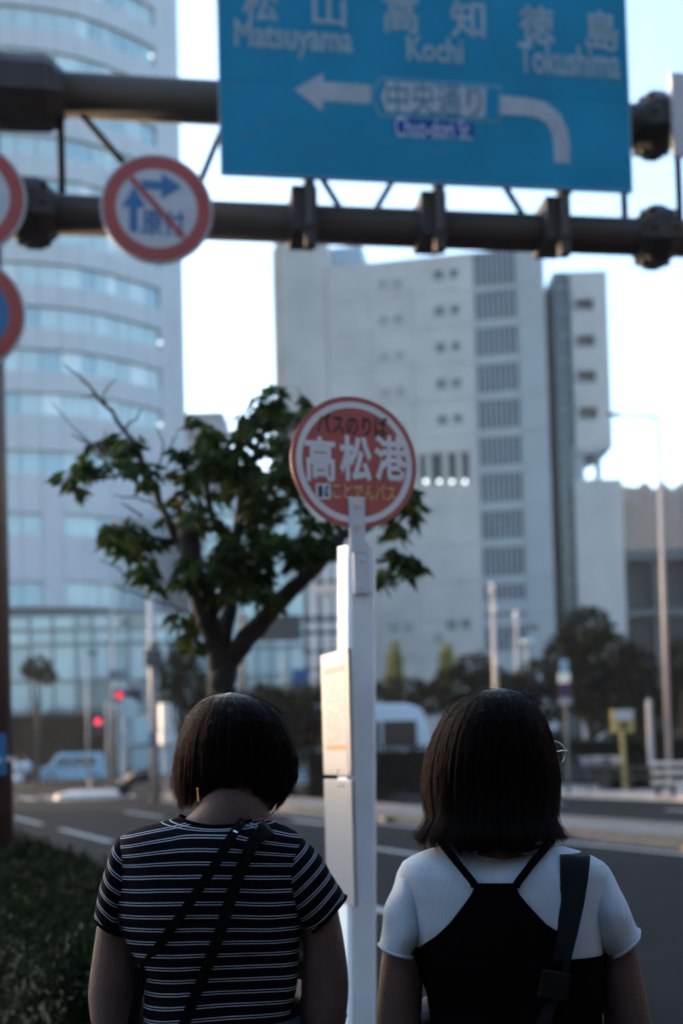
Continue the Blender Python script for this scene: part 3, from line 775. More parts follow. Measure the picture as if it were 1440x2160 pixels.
# bracket in front of the disc, fixed to the post
BR = mat('bracket_paint', (0.52, 0.62, 0.71), 0.4, 0.05, 5)
A = df.ab(736, 1147); B = df.ab(767, 1050)
q = MB(); q.prism([(A[0], A[1] - 0.03), (B[0], A[1] - 0.03), (B[0], B[1]), (A[0], B[1])], (pE, (0, 0, 1), pN), df.o, 0.003, 0.008); br = q.build('bracket', BR, stop, bevel=0.002)
BOLT = mat('bolt_head', (0.62, 0.63, 0.63), 0.3, 0.05, 5, metal=0.3)
for px, py in ((753, 1066), (753, 1109)):
    a, b = df.ab(px, py); df.disc(a, b, 0, 0.0135, 0.008, 0.011, BOLT, br, 'washer', 24); df.disc(a, b, 0, 0.006, 0.011, 0.016, BOLT, br, 'bolt', 6)
A = df.ab(746, 1252); B = df.ab(777, 1143)
q = MB(); q.prism([(A[0], A[1]), (B[0], A[1]), (B[0], B[1]), (A[0], B[1])], (pE, (0, 0, 1), pN), df.o, -0.003, 0.006); pl = q.build('mount_plate', BR, stop, bevel=0.002)
for px, py in ((762, 1184), (762, 1238)):
    a, b = df.ab(px, py); q = MB(); q.ball(df.P(a, b, 0.007), (0.006, 0.006, 0.006)); q.build('rivet', BOLT, pl, smooth=True)
# timetable boards on the left side of the post
sN = -pE; sE = -pN                                     # facing left; running from the near edge back
side = Face(px_(-wP / 2, 1.5, 0), pN, sN)
def tt(z0, z1, name, m, dd):
    a0, a1 = 0.072, -0.205
    q = MB(); q.prism([(a0, z0), (a1, z0), (a1, z1), (a0, z1)], (pN, (0, 0, 1), sN), side.o * np.array([1, 1, 0]), 0.008, dd); return q.build(name, m, stop, bevel=0.002)
zz = [zpost(p, 715) for p in (1372, 1636, 1645, 1906)]
HOLD = mat('timetable_holder', (0.32, 0.32, 0.33), 0.3, 0.04, 6, spec=0.6)
h1 = tt(zz[1], zz[0], 'timetable_holder', HOLD, 0.02)
HOLD2 = mat('timetable_holder_grey', (0.26, 0.28, 0.31), 0.28, 0.04, 6, spec=0.6)
h2 = tt(zz[3], zz[2], 'notice_holder', HOLD2, 0.02)
def ptt(a0, a1, z0, z1, m, par, d, name):
    q = MB(); q.prism([(a0, z0), (a1, z0), (a1, z1), (a0, z1)], (pN, (0, 0, 1), sN), side.o * np.array([1, 1, 0]), 0.02, d); return q.build(name, m, par)
HH = zz[0] - zz[1]
paper = ptt(0.045, -0.18, zz[1] + 0.02, zz[0] - 0.035, mat('timetable_paper', (0.33, 0.33, 0.34), .5, .03, 8), h1, 0.0212, 'paper')
ptt(0.030, -0.165, zz[0] - HH * 0.175, zz[0] - HH * 0.125, mat('print_grey', (0.10, 0.10, 0.12), .5), h1, 0.0222, 'heading_bar')
ptt(0.030, -0.165, zz[1] + HH * 0.205, zz[1] + HH * 0.245, mat('print_orange', (0.33, 0.13, 0.015), .5), h1, 0.0222, 'orange_bar')
TXT = mat('print_faint', (0.19, 0.185, 0.19), .5)
q = MB()
for k in range(34):
    z = zz[0] - HH * (0.2 + 0.54 * k / 33)
    for c in range(7):
        if random.random() < 0.75:
            a = 0.026 - c * 0.028; q.prism([(a, z), (a - random.uniform(0.012, 0.022), z), (a - 0.018, z + 0.003), (a, z + 0.003)], (pN, (0, 0, 1), sN), side.o * np.array([1, 1, 0]), 0.02, 0.0219)
tag(q.build('print_rows', TXT, h1), kind='stuff')
for k, (fa, fz) in enumerate(((0.05, zz[1] + 0.012), (-0.06, zz[1] + 0.012), (-0.05, zz[2] - 0.02), (-0.01, zz[2] - 0.02))):
    q = MB(); q.tube([np.array([side.o[0], side.o[1], 0]) + pN * fa + np.array([0, 0, fz]) + sN * 0.02, np.array([side.o[0], side.o[1], 0]) + pN * fa + np.array([0, 0, fz]) + sN * 0.024], 0.005, 10); q.build('screw', BOLT, h1 if k < 2 else h2)
# ------------------------------------------------------------------ street tree at the kerb
YT = 5.7
tb = at(478, 1700, YT); tb[2] = 0
tree = thing('street_tree', tb, 'small dark leafed street tree with bare dead twigs behind the woman in stripes', 'tree')
def tp(px, py, dy=0.0): return at(px, py, YT + dy)
def limb(pts, r0, r1, n=10):
    P = [tp(*p) if len(p) in (2, 3) else p for p in pts]
    # smooth the polyline and give it small kinks
    out = []
    for i in range(len(P) - 1):
        for t in np.linspace(0, 1, 5)[:-1]:
            a, b = P[i], P[i + 1]; out.append(a + (b - a) * t + (rng.normal(size=3) * 0.006 if 0 < i or t > 0 else 0))
    out.append(P[-1])
    return out, list(np.linspace(r0, r1, len(out)))
q = MB(); tr0 = tb.copy(); tr0[2] = -0.05
L1, r1 = limb([(474, 1560), (468, 1450), (474, 1400)], 0.074, 0.066)
q.tube([tr0, tb + np.array([0, 0, 0.3])] + L1, [0.10, 0.082] + r1, 12)
q.build('trunk', BARK, tree, smooth=True)
limbs = [([(472, 1420), (448, 1335), (422, 1250, -0.1), (405, 1180, -0.15), (396, 1118, -0.15)], 0.062, 0.05),
         ([(474, 1410), (520, 1345), (600, 1258, 0.1), (665, 1195, 0.15), (725, 1128, 0.2), (790, 1100, 0.3), (850, 1060, 0.35)], 0.058, 0.02),
         ([(430, 1270, -0.1), (395, 1170), (350, 1085), (312, 1005, 0.1), (284, 935, 0.1), (236, 868, 0.1), (188, 815, 0.1), (135, 768, 0.1)], 0.026, 0.004),
         ([(470, 1370), (490, 1250, 0.2), (500, 1120, 0.3), (520, 1000, 0.35), (560, 900, 0.4), (575, 830, 0.4)], 0.045, 0.006),
         ([(495, 1180, 0.3), (440, 1060, 0.2), (430, 970, 0.2), (450, 900, 0.2)], 0.026, 0.006),
         ([(505, 1100, 0.3), (560, 1040, 0.1), (600, 970, 0.0), (620, 900, 0.0)], 0.024, 0.005),
         ([(700, 1160, 0.18), (760, 1180, 0.25), (830, 1180, 0.3), (880, 1190, 0.3)], 0.016, 0.004),
         ([(330, 1040), (260, 1000, -0.1), (160, 1020, -0.15)], 0.012, 0.004),
         ([(380, 1140), (300, 1130, -0.15), (215, 1110, -0.2)], 0.012, 0.004)]
for pts, ra, rb in limbs:
    q = MB(); P, r = limb(pts, ra, rb); q.tube(P, r, 8); q.build('limb', BARK, tree, smooth=True)
twigs = [[(236, 868, .1), (210, 835, .1), (245, 800, .1)], [(205, 830, .1), (170, 835, .1)], [(265, 905, .1), (300, 860, .1)], [(312, 1005, .1), (240, 960), (180, 930), (110, 850)], [(190, 935), (150, 915)], [(215, 948), (222, 905)],
         [(345, 1240, -.1), (280, 1215, -.1), (210, 1180, -.1)], [(400, 1290, -.1), (330, 1270, -.1), (240, 1235, -.1)], [(340, 1075), (290, 1050, -.1), (240, 1045, -.1)], [(330, 1050), (345, 940), (330, 900)], [(345, 960), (375, 915)], [(300, 1090, -.1), (255, 1060, -.1)], [(600, 920), (640, 860, -.1), (625, 815, -.1)], [(560, 880, .4), (570, 825, .4), (548, 822, .4)]]
DEAD = mat('dead_twig_bark', (0.10, 0.095, 0.10), .9, .2, 20)
for pts in twigs:
    q = MB(); P, r = limb(pts, 0.008, 0.0025); q.tube(P, r, 5); q.build('dead_twig', DEAD, tree)
clumps = [(228, 922, 42, 34), (205, 985, 48, 24), (165, 1018, 36, 18), (285, 955, 36, 42), (290, 1000, 40, 22), (250, 1110, 36, 46), (225, 1135, 26, 26), (300, 1150, 50, 44), (320, 1205, 36, 32), (375, 1130, 46, 40),
          (440, 905, 50, 36), (470, 940, 60, 44), (540, 890, 56, 46), (590, 862, 34, 30), (570, 830, 18, 12), (400, 985, 64, 34), (460, 1000, 80, 44), (550, 970, 76, 60), (610, 960, 40, 56), (600, 1040, 50, 50), (530, 1060, 46, 40), (390, 1050, 34, 30), (430, 1090, 36, 30),
          (540, 1140, 70, 60), (480, 1160, 60, 52), (600, 1165, 60, 46), (650, 1120, 46, 40), (690, 1130, 34, 40), (430, 1200, 46, 56), (500, 1225, 66, 46), (560, 1230, 46, 46), (400, 1300, 40, 36), (405, 1345, 30, 24),
          (850, 1075, 34, 38), (870, 1045, 22, 22), (820, 1110, 26, 18), (840, 1178, 42, 26), (870, 1190, 22, 22), (810, 1205, 20, 22), (640, 880, 26, 30)]
S1 = YT / F
crown = MB(); crown.add([tp(480, 1240, 0.1)] * 3, [])    # crown part holds the leaves
Pall = []; Dall = []
for cx, cy, rx, ry in clumps:
    n = int(rx * ry / 36) + 9
    dep = random.uniform(-0.35, 0.5)
    c = tp(cx, cy, dep)
    # leaves hang in rosettes from twig ends
    k = max(3, n // 7)
    tips, _ = blob_points(k, c, (rx * S1, 0.28 + rx * S1 * 0.5, ry * S1), 0.2)
    for tpt in tips:
        m = random.randint(6, 10)
        ang_ = rng.random(m) * 2 * math.pi
        Dall.append(np.stack([np.cos(ang_), np.sin(ang_), -0.35 - 1.3 * rng.random(m)], 1))
        Pall.append(tpt + rng.normal(size=(m, 3)) * 0.012)
P = np.concatenate(Pall); Dv = np.concatenate(Dall)
V, Fc = leaf_array(P, Dv, 0.085 + 0.05 * rng.random(len(P)), 0.040, 0.18, 0.12)
# the 300 leaves nearest the camera side are single objects, the rest one mass
order = np.argsort(P[:, 1]); near = order[:300]; rest = order[300:]
org = ORIGIN[tree.name]
fi = np.concatenate([rest, rest + len(P)])
used = np.unique(Fc[fi]); remap = -np.ones(len(V), int); remap[used] = np.arange(len(used))
crown_o = link('crown', np_mesh('crown', V[used] - org, remap[Fc[fi]], LEAF_TREE), tree, org); crown_o['kind'] = 'stuff'
for i in near:
    vv = V[i * 4:i * 4 + 4]; me = np_mesh('leaf', vv - vv[0], [(0, 1, 2), (0, 2, 3)], LEAF_TREE)
    link('leaf', me, crown_o, vv[0])

# ------------------------------------------------------------------ hedges along the kerb
def hedge(label, n0, n1, s0, s1, h, seed, dens=2600):
    c = road_pt((n0 + n1) / 2, (s0 + s1) / 2, 0)
    t = thing('clipped_hedge', c, label, 'hedge', 'clipped hedges along the kerb')
    q = MB(); q.box(c + np.array([0, 0, h * 0.44]), (n1 - n0 - 0.16, s1 - s0 - 0.16, h * 0.86), (RNV, RD, (0, 0, 1))); q.build('branches', mat('hedge_inside', (0.012, 0.016, 0.008), .9, .4, 12), t)
    area = (n1 - n0) * (s1 - s0) + 2 * h * (s1 - s0) + 2 * h * (n1 - n0)
    N = int(dens * area)
    a = rng.random(N); b = rng.random(N); zz = rng.random(N)
    top = rng.random(N) < 0.45
    side_ = rng.integers(0, 4, N)
    nn = np.where(top, a, np.where(side_ == 0, 0.0, np.where(side_ == 1, 1.0, a))); ss = np.where(top, b, np.where(side_ == 2, 0.0, np.where(side_ == 3, 1.0, b)))
    hh = np.where(top, 1.0, zz)
    bumps = 0.05 * np.sin(nn * 9 + ss * (s1 - s0) * 5.0) + 0.04 * np.sin(ss * (s1 - s0) * 11 + 1.3)
    P = RNV * (n0 + nn * (n1 - n0))[:, None] + RD * (s0 + ss * (s1 - s0))[:, None]
    P[:, 2] = hh * h * (1 + bumps * 0.8) + 0.02
    P += rng.normal(size=P.shape) * 0.035
    Dv = rng.normal(size=P.shape) + np.array([0, 0, 0.9])
    V, Fc = leaf_array(P, Dv, 0.028 + 0.03 * rng.random(N), 0.018)
    o = link('foliage', np_mesh('foliage', V - c, Fc, LEAF_HEDGE), t, c); o['kind'] = 'stuff'
    return t
hedge('low clipped green hedge left of the woman in stripes', 0.75, 1.75, -13.0, -4.05, 0.68, 1)
hedge('low hedge at the kerb beyond the woman in the black pinafore', 1.35, 2.05, -3.0, 1.6, 0.5, 2)

# ------------------------------------------------------------------ dark trees and shrubs across the road
def far_tree(name, label, px, Y, base_py, blobs, L=0.34, per=150, m=None, group=None, cat='tree', trunk_r=0.16):
    b = at(px, base_py, Y); b[2] = 0
    t = thing(name, b, label, cat, group)
    BB = []
    for cx, cy, rx, ry in blobs:
        c = at(cx, cy, Y + random.uniform(-1.0, 1.0)); k = Y / F; BB.append((c, (rx * k, max(rx * k * 0.8, 0.3), ry * k)))
    zc = min(c[2] for c, r in BB)
    q = MB(); top = BB[0][0]
    q.tube([b + np.array([0, 0, -0.05]), b * 0.5 + np.array([top[0], top[1], 0]) * 0.5 + np.array([0, 0, max(0.4, zc * 0.6)]), top], [trunk_r, trunk_r * 0.8, trunk_r * 0.3], 8)
    for c, r in BB[1:]: q.tube([b + np.array([0, 0, max(0.3, zc * 0.5)]), c], [trunk_r * 0.5, trunk_r * 0.15], 5)
    q.build('trunk', BARK, t)
    leafy('crown', BB, per / (L / 0.34) ** 1.4, L, m or LEAF_FAR, t, kind='stuff')
    return t
G1 = 'dark trees across the road'
far_tree('broadleaf_tree', 'large dark round tree in front of the stair wing', 1250, 48, 1620, [(1235, 1330, 55, 50), (1190, 1390, 46, 50), (1270, 1390, 70, 60), (1230, 1440, 80, 60), (1330, 1420, 56, 60), (1290, 1480, 80, 50)], 0.3, 170, group=G1, trunk_r=0.22)
far_tree('broadleaf_tree', 'dark tree beside the yellow signboard left of the tall lamp post', 1350, 46, 1620, [(1350, 1480, 50, 50), (1310, 1520, 50, 40), (1380, 1520, 36, 50)], 0.3, 170, group=G1)
far_tree('broadleaf_tree', 'dark tree right of the tall lamp post at the picture edge', 1440, 50, 1620, [(1440, 1400, 40, 50), (1430, 1460, 36, 50), (1455, 1500, 40, 50)], 0.3, 170, group=G1)
far_tree('broadleaf_tree', 'low dark tree left of the short pale lamp post', 1000, 46, 1620, [(1000, 1415, 40, 36), (960, 1450, 50, 40), (1040, 1450, 46, 40)], 0.3, 170, group=G1)
far_tree('broadleaf_tree', 'low dark tree between the lamp post and the sign pole', 1120, 46, 1620, [(1130, 1430, 42, 36), (1090, 1470, 50, 40), (1160, 1480, 40, 40)], 0.3, 170, group=G1)
far_tree('broadleaf_tree', 'dark tree behind the bus right of the post', 870, 47, 1620, [(860, 1460, 50, 24), (910, 1470, 44, 34), (820, 1455, 34, 20)], 0.3, 170, group=G1)
far_tree('broadleaf_tree', 'dark tree behind the striped woman, left of the timetable', 620, 40, 1640, [(560, 1480, 40, 34), (610, 1500, 50, 44), (655, 1490, 40, 44), (620, 1560, 60, 50)], 0.28, 190, group=G1)
far_tree('broadleaf_tree', 'dark young tree right of the grey utility pole', 385, 38, 1640, [(385, 1380, 26, 36), (365, 1420, 26, 32), (400, 1450, 34, 50), (350, 1470, 24, 26)], 0.22, 230, group=G1)
far_tree('broadleaf_tree', 'small dark tree in front of the glass podium at far left', 80, 70, 1630, [(80, 1405, 26, 18), (95, 1425, 20, 14), (62, 1415, 14, 12)], 0.4, 200, group=G1)
for px, lab in ((832, 'golden green conifer left of the two before the concrete building'), (942, 'golden green conifer right of the two before the concrete building')):
    far_tree('conifer', lab, px, 70, 1600, [(px, 1372, 8, 16), (px, 1396, 14, 22), (px, 1424, 17, 24), (px + 1, 1450, 18, 24)], 0.3, 230, LEAF_YELLOW, 'two golden conifers', trunk_r=0.1)
def far_hedge(label, px0, px1, top, bot, Y, m=None, dep=1.2):
    a = at(px0, top, Y); b = at(px1, top, Y); zb = max(-0.05, at((px0 + px1) / 2, bot, Y)[2])
    t = thing('shrub_hedge', ((a[0] + b[0]) / 2, Y, 0), label, 'hedge', 'shrub hedges across the road')
    zt_ = (a[2] + b[2]) / 2
    q = MB(); q.box(((a[0] + b[0]) / 2, Y, zt_ * 0.46), (b[0] - a[0] - .3, dep, zt_ * 0.92)); q.build('branches', mat('hedge_inside_far', (0.008, 0.011, 0.007), .9, .3, 3), t)
    N = int((b[0] - a[0]) * zt_ * 260)
    P = np.stack([a[0] + rng.random(N) * (b[0] - a[0]), Y - dep / 2 - rng.random(N) * 0.2 + (rng.random(N) < 0.35) * rng.random(N) * dep, rng.random(N) ** 0.7 * zt_ * (1 + 0.06 * np.sin(np.arange(N)))], 1)
    V, Fc = leaf_array(P, rng.normal(size=P.shape), 0.16, 0.1)
    o = link('foliage', np_mesh('foliage', V - ORIGIN[t.name], Fc, m or LEAF_FAR), t, ORIGIN[t.name]); o['kind'] = 'stuff'
far_hedge('clipped dark hedge in front of the bus', 640, 905, 1578, 1650, 37)
far_hedge('long dark hedge behind the women across the road', 905, 1180, 1545, 1640, 43)
far_hedge('low hedge under the yellow signboard', 1260, 1400, 1622, 1650, 36, LEAF_HEDGE)
far_hedge('dark hedge in front of the glass hall', 420, 690, 1450, 1600, 50)
far_hedge('dark planting along the podium front', 0, 250, 1500, 1640, 88)
far_hedge('dark thicket under the big tree behind the bicycles', 1150, 1460, 1555, 1640, 42)
def base(px, py, Y, z=0.0):
    p = at(px, py, Y); p[2] = z; return p
X, Yv, Zv = np.array([1.0, 0, 0]), np.array([0, 1.0, 0]), np.array([0, 0, 1.0])
def pole(q, px0, py0, px1, py1, Y, r0, r1, n=10, zfoot=None):
    a = at(px0, py0, Y); b = at(px1, py1, Y)
    if zfoot is not None: a[2] = zfoot
    q.tube([a, a * 0.5 + b * 0.5, b], [r0, (r0 + r1) / 2, r1], n)
    return a, b
# ------------------------------------------------------------------ vehicles
def wheel(parent, c, axis, r, w):
    q = MB(); q.tube([c - axis * w / 2, c - axis * w * 0.3, c + axis * w * 0.3, c + axis * w / 2], [r * 0.93, r, r, r * 0.93], 20); o = q.build('wheel', RUBBER, parent, smooth=False)
    q = MB(); q.tube([c - axis * (w / 2 + .012), c + axis * (w / 2 + .012)], r * 0.58, 14); q.build('rim', STEEL, o)
def vehicle(name, label, org, fwd, L, Wd, prof, win, paint, cat, wheels, wr=0.3, extra=None):
    """body from a side profile (distance from the tail, height), narrowed towards the roof"""
    fwd = np.array(fwd, float); fwd /= np.linalg.norm(fwd); sd = np.array([fwd[1], -fwd[0], 0])
    t = thing(name, org, label, cat); o = np.array(org, float)
    zmax = max(p[1] for p in prof)
    def P(x, y, z): return o + fwd * (x - L / 2) + sd * y + Zv * z
    def hw(z): return Wd / 2 * (1 - 0.16 * max(0, (z - 0.95 * zmax * 0.55) / (zmax * 0.5)) ** 1.3)
    q = MB(); ys = [-1, -0.93, 0.93, 1]; sc_ = [0.985, 1, 1, 0.985]
    R = [[P(L / 2 + (x - L / 2) * s_, y * hw(z), z * (1 if s_ == 1 else 0.99) + (0.0 if s_ == 1 else 0.004)) for x, z in prof] for y, s_ in zip(ys, sc_)]
    q.rings(R); q.build('body', paint, t, bevel=0.03)
    gl = mat('vehicle_glass', (0.012, 0.015, 0.018), 0.12, 0.1, 1, spec=0.6)
    for w in win:
        if w[0] == 'side':
            for s_ in (-1, 1):
                q = MB(); q.rings([[P(x, s_ * (hw(z) + dd), z) for x, z in w[1]] for dd in (-0.03, 0.012)]); q.build('side_window', gl, t)
        else:
            (x0, z0), (x1, z1) = w[1]; k = w[2]
            nrm_ = np.array([z1 - z0, -(x1 - x0)]); nrm_ = nrm_ / np.linalg.norm(nrm_) * (0.015 * w[3])
            q = MB(); q.rings([[P(x0 + d * nrm_[0], -hw(z0) * k, z0 + d * nrm_[1]), P(x0 + d * nrm_[0], hw(z0) * k, z0 + d * nrm_[1]), P(x1 + d * nrm_[0], hw(z1) * k, z1 + d * nrm_[1]), P(x1 + d * nrm_[0], -hw(z1) * k, z1 + d * nrm_[1])] for d in (-1, 1)]); q.build('windscreen', gl, t)
    for x in wheels:
        for s_ in (-1, 1): wheel(t, P(x, s_ * (Wd / 2 - 0.09), wr), sd, wr, 0.19)
    return t, P, hw
VANBLUE = mat('van_pale_blue', (0.23, 0.38, 0.47), 0.3, 0.04, 1)
org = base(152, 1640, 72.0, ZR)
vp = [(0.0, 0.35), (0.02, 1.2), (0.15, 1.78), (0.35, 1.9), (2.75, 1.9), (2.95, 1.84), (3.45, 1.12), (4.05, 0.95), (4.18, 0.7), (4.18, 0.3), (4.0, 0.24), (0.1, 0.24)]
van, P, hw = vehicle('minivan', 'pale blue boxy minivan turning at the far left junction', org, (-0.97, -0.25, 0), 4.18, 1.72, vp, [('side', [(0.55, 1.1), (2.05, 1.1), (2.05, 1.66), (0.65, 1.66)]), ('side', [(2.12, 1.1), (3.25, 1.1), (2.9, 1.66), (2.12, 1.66)]), ('front', ((3.42, 1.16), (2.97, 1.8)), 0.9, 1)], VANBLUE, 'van', (0.7, 3.35), 0.33)
HEADL = mat('headlight', (0.8, 0.8, 0.8), 0.2, 0.02, 1, emit=(1.0, 0.8, 0.65, 0.2))
for s_ in (-1, 1):
    q = MB(); q.ball(P(4.16, s_ * 0.62, 0.82), (0.12, 0.12, 0.14)); q.build('headlight', HEADL, van, smooth=True)
    q = MB(); q.box(P(0.0, s_ * 0.76, 1.1), (0.08, 0.12, 0.4)); q.build('tail_light', mat('tail_red', (0.25, 0.01, 0.01), .3), van)
q = MB(); q.box(P(2.1, 0, 0.42), (4.1, 1.66, 0.10), (np.array([-0.97, -0.25, 0]), np.array([-0.25, 0.97, 0]), Zv)); q.build('sill', BLACKPLASTIC, van)
q = MB(); q.box(P(3.2, 0.98, 1.15), (0.12, 0.14, 0.2)); q.box(P(3.2, -0.98, 1.15), (0.12, 0.14, 0.2)); q.build('mirror', VANBLUE, van)

BUSW = mat('bus_white_blue', (0.46, 0.56, 0.62), 0.3, 0.05, 0.5)
org = base(690, 1600, 41.5, 0.02)
bp_ = [(0, 0.35), (0, 2.6), (0.15, 2.95), (0.5, 3.05), (7.6, 3.05), (8.1, 2.9), (8.45, 2.0), (8.6, 1.3), (8.6, 0.4), (8.3, 0.3), (0.2, 0.3)]
wins = [('side', [(0.3 + k * 1.3, 1.55), (1.5 + k * 1.3, 1.55), (1.5 + k * 1.3, 2.45), (0.3 + k * 1.3, 2.45)]) for k in range(6)] + [('front', ((8.47, 1.5), (8.12, 2.8)), 0.92, 1)]
org = np.array([at(900, 1560, 41.5)[0] - 4.0, 41.5, 0.02])
busv, P, hw = vehicle('parked_bus', 'white and pale blue bus parked behind the hedge across the road', org, (0.97, -0.12, 0), 8.6, 2.3, bp_, wins, BUSW, 'bus', (1.6, 6.9), 0.45)
q = MB(); q.box(P(4, 0, 3.12), (3.0, 1.4, 0.16), (np.array([0.99, -0.12, 0]), np.array([0.12, 0.99, 0]), Zv)); q.build('roof_unit', BUSW, busv)
for s_ in (-1, 1):
    q = MB(); q.ball(P(8.58, s_ * 0.85, 0.8), (0.08, 0.14, 0.12)); q.build('headlight', STEEL, busv)
# ------------------------------------------------------------------ traffic signals, poles and lamps on the left
RED = mat('red_signal_lamp', (0.5, 0.02, 0.03), 0.3, 0.02, 1, emit=(1.0, 0.05, 0.11, 0.28))
OFFL = mat('unlit_lens', (0.03, 0.035, 0.03), 0.2)
SIGH = mat('signal_housing', (0.035, 0.045, 0.06), 0.5)
Yt = 55.0
t = thing('traffic_signal', base(272, 1600, Yt, 0), 'horizontal traffic signal showing red on a grey pole at the junction', 'traffic light')
q = MB(); pole(q, 268, 1600, 262, 1420, Yt, 0.11, 0.08, zfoot=0); q.build('pole', GREYPOLE, t, smooth=True)
c = at(266, 1467, Yt)
q = MB(); q.box(c + X * 0.1 + Yv * -0.1, (1.15, 0.2, 0.4)); h = q.build('housing', SIGH, t, bevel=0.06)
q = MB(); q.box(c + X * 0.1 + Yv * -0.05, (1.5, 0.03, 0.75)); q.build('back_plate', mat('signal_back', (0.05, 0.08, 0.13), .5), t)
for k, m_ in ((-1, RED), (0, OFFL), (1, OFFL)):
    cc = c + X * (0.1 + k * 0.34) + Yv * -0.21; cc = at(253, 1467, Yt - 0.2) if k == -1 else cc
    q = MB(); q.tube([cc, cc - Yv * 0.03], 0.15, 18); q.build('lens', m_, h)
    q = MB(); q.tube([cc + Zv * 0.02, cc - Yv * 0.2 + Zv * 0.02], 0.17, 12, caps=False); q.build('visor', SIGH, h)
q = MB(); q.tube([at(262, 1432, Yt), at(200, 1424, Yt)], 0.05, 8); q.tube([at(262, 1440, Yt), at(300, 1430, Yt)], 0.05, 8); q.build('arm', GREYPOLE, t)
q = MB(); q.box(at(250, 1425, Yt), (0.9, 0.3, 0.5)); q.build('camera_box', mat('grey_box', (0.13, 0.15, 0.18), .5), t)
Yt = 58.0
t = thing('pedestrian_signal', base(207, 1605, Yt, 0), 'pedestrian signal with a red lamp lower left of the other signal', 'traffic light')
q = MB(); pole(q, 228, 1605, 226, 1480, Yt, 0.07, 0.06, zfoot=0); q.build('pole', GREYPOLE, t, smooth=True)
c = at(207, 1532, Yt); q = MB(); q.box(c, (0.42, 0.25, 0.85)); h = q.build('housing', SIGH, t, bevel=0.03)
q = MB(); q.tube([at(207, 1522, Yt - 0.14), at(207, 1522, Yt - 0.17)], 0.16, 16); q.build('lens', RED, h)
q = MB(); q.tube([at(207, 1540, Yt - 0.14), at(207, 1540, Yt - 0.17)], 0.15, 16); q.build('lens', OFFL, h)
q = MB(); q.tube([at(207, 1528, Yt), at(226, 1528, Yt)], 0.04, 8); q.build('arm', GREYPOLE, t)
Yt = 38.0
t = thing('utility_pole', base(325, 1640, Yt, 0), 'thick grey utility pole with a dark box left of the striped woman', 'pole')
q = MB(); pole(q, 328, 1640, 318, 1200, Yt, 0.16, 0.12, 14, zfoot=-0.1); q.build('pole', GREYPOLE, t, smooth=True)
q = MB(); q.box(at(324, 1388, Yt - 0.25), (0.58, 0.4, 0.55)); h = q.build('box', SIGH, t, bevel=0.04)
q = MB(); q.box(at(326, 1362, Yt - 0.3), (0.3, 0.5, 0.12)); q.build('hood', SIGH, t)
q = MB(); q.box(at(327, 1560, Yt - 0.2), (0.34, 0.24, 0.5)); q.build('control_box', mat('control_box', (0.12, 0.14, 0.17), .5), t)
Yt = 62.0
t = thing('street_lamp', base(240, 1610, Yt, 0), 'slim grey street lamp with a short arm in front of the glass podium', 'street lamp', 'street lamps')
q = MB(); pole(q, 241, 1610, 237, 1285, Yt, 0.1, 0.06, zfoot=0); q.tube([at(237, 1300, Yt), at(250, 1303, Yt), at(258, 1309, Yt)], 0.05, 8); q.build('pole', GREYPOLE, t, smooth=True)
q = MB(); q.box(at(264, 1312, Yt), (0.7, 0.3, 0.3)); q.build('lamp_head', mat('lamp_head', (0.1, 0.13, 0.14), .5), t, bevel=0.08)
Yt = 66.0
t = thing('street_lamp', base(187, 1610, Yt, 0), 'small slim lamp post left of the red signals', 'street lamp', 'street lamps')
q = MB(); pole(q, 186, 1610, 183, 1370, Yt, 0.07, 0.05, zfoot=0); q.build('pole', GREYPOLE, t, smooth=True)
q = MB(); q.box(at(194, 1377, Yt), (0.6, 0.3, 0.28)); q.build('lamp_head', mat('lamp_head', (0.1, 0.13, 0.14), .5), t, bevel=0.06)
Yt = 36.0
t = thing('light_panel', base(348, 1640, Yt, 0), 'tall narrow pale panel on a post catching the sun', 'sign')
q = MB(); pole(q, 350, 1640, 349, 1570, Yt, 0.05, 0.05, zfoot=0); q.build('post', GREYPOLE, t)
c = at(348, 1526, Yt); ax = np.array([0.75, 0.66, 0])
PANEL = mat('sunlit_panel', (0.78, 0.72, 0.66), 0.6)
for a_, b_ in ((1484, 1540), (1543, 1570)):
    c0 = at(348, a_, Yt); c1 = at(348, b_, Yt)
    q = MB(); q.box((c0 + c1) / 2, (0.34, 0.30, abs(c0[2] - c1[2])), (np.array([math.cos(1.0), -math.sin(1.0), 0]), np.array([math.sin(1.0), math.cos(1.0), 0]), Zv)); q.build('panel', PANEL, t, bevel=0.02)
Yt = 47.0
t = thing('round_signboard', base(282, 1630, Yt, 0), 'pale rounded sign on a post between the signal and the utility pole', 'sign')
q = MB(); pole(q, 262, 1630, 260, 1480, Yt, 0.06, 0.06, zfoot=0); q.build('post', GREYPOLE, t)
q = MB(); c = at(270, 1492, Yt); q.tube([c, c + Yv * 0.04], 0.42, 20); q.build('panel', mat('pale_teal_panel', (0.34, 0.45, 0.46), .5), t)
q = MB(); q.box(at(262, 1560, Yt), (0.5, 0.06, 0.6)); q.build('lower_panel', mat('pale_grey_panel', (0.3, 0.34, 0.36), .5), t)
Yt = 42.0
t = thing('motor_scooter', base(300, 1650, Yt, 0), 'dark scooter parked beside the utility pole', 'scooter')
q = MB(); c = base(297, 1640, Yt, 0)
q.tube([c + X * -0.45 + Zv * 0.55, c + Zv * 0.75, c + X * 0.35 + Zv * 0.8, c + X * 0.6 + Zv * 0.7], [0.2, 0.24, 0.26, 0.15], 10); q.build('body', DARKBOX, t, smooth=True)
for dx in (-0.6, 0.55):
    q = MB(); cc = c + X * dx + Zv * 0.26; q.tube([cc - Yv * 0.06, cc + Yv * 0.06], 0.26, 18); q.build('wheel', RUBBER, t)
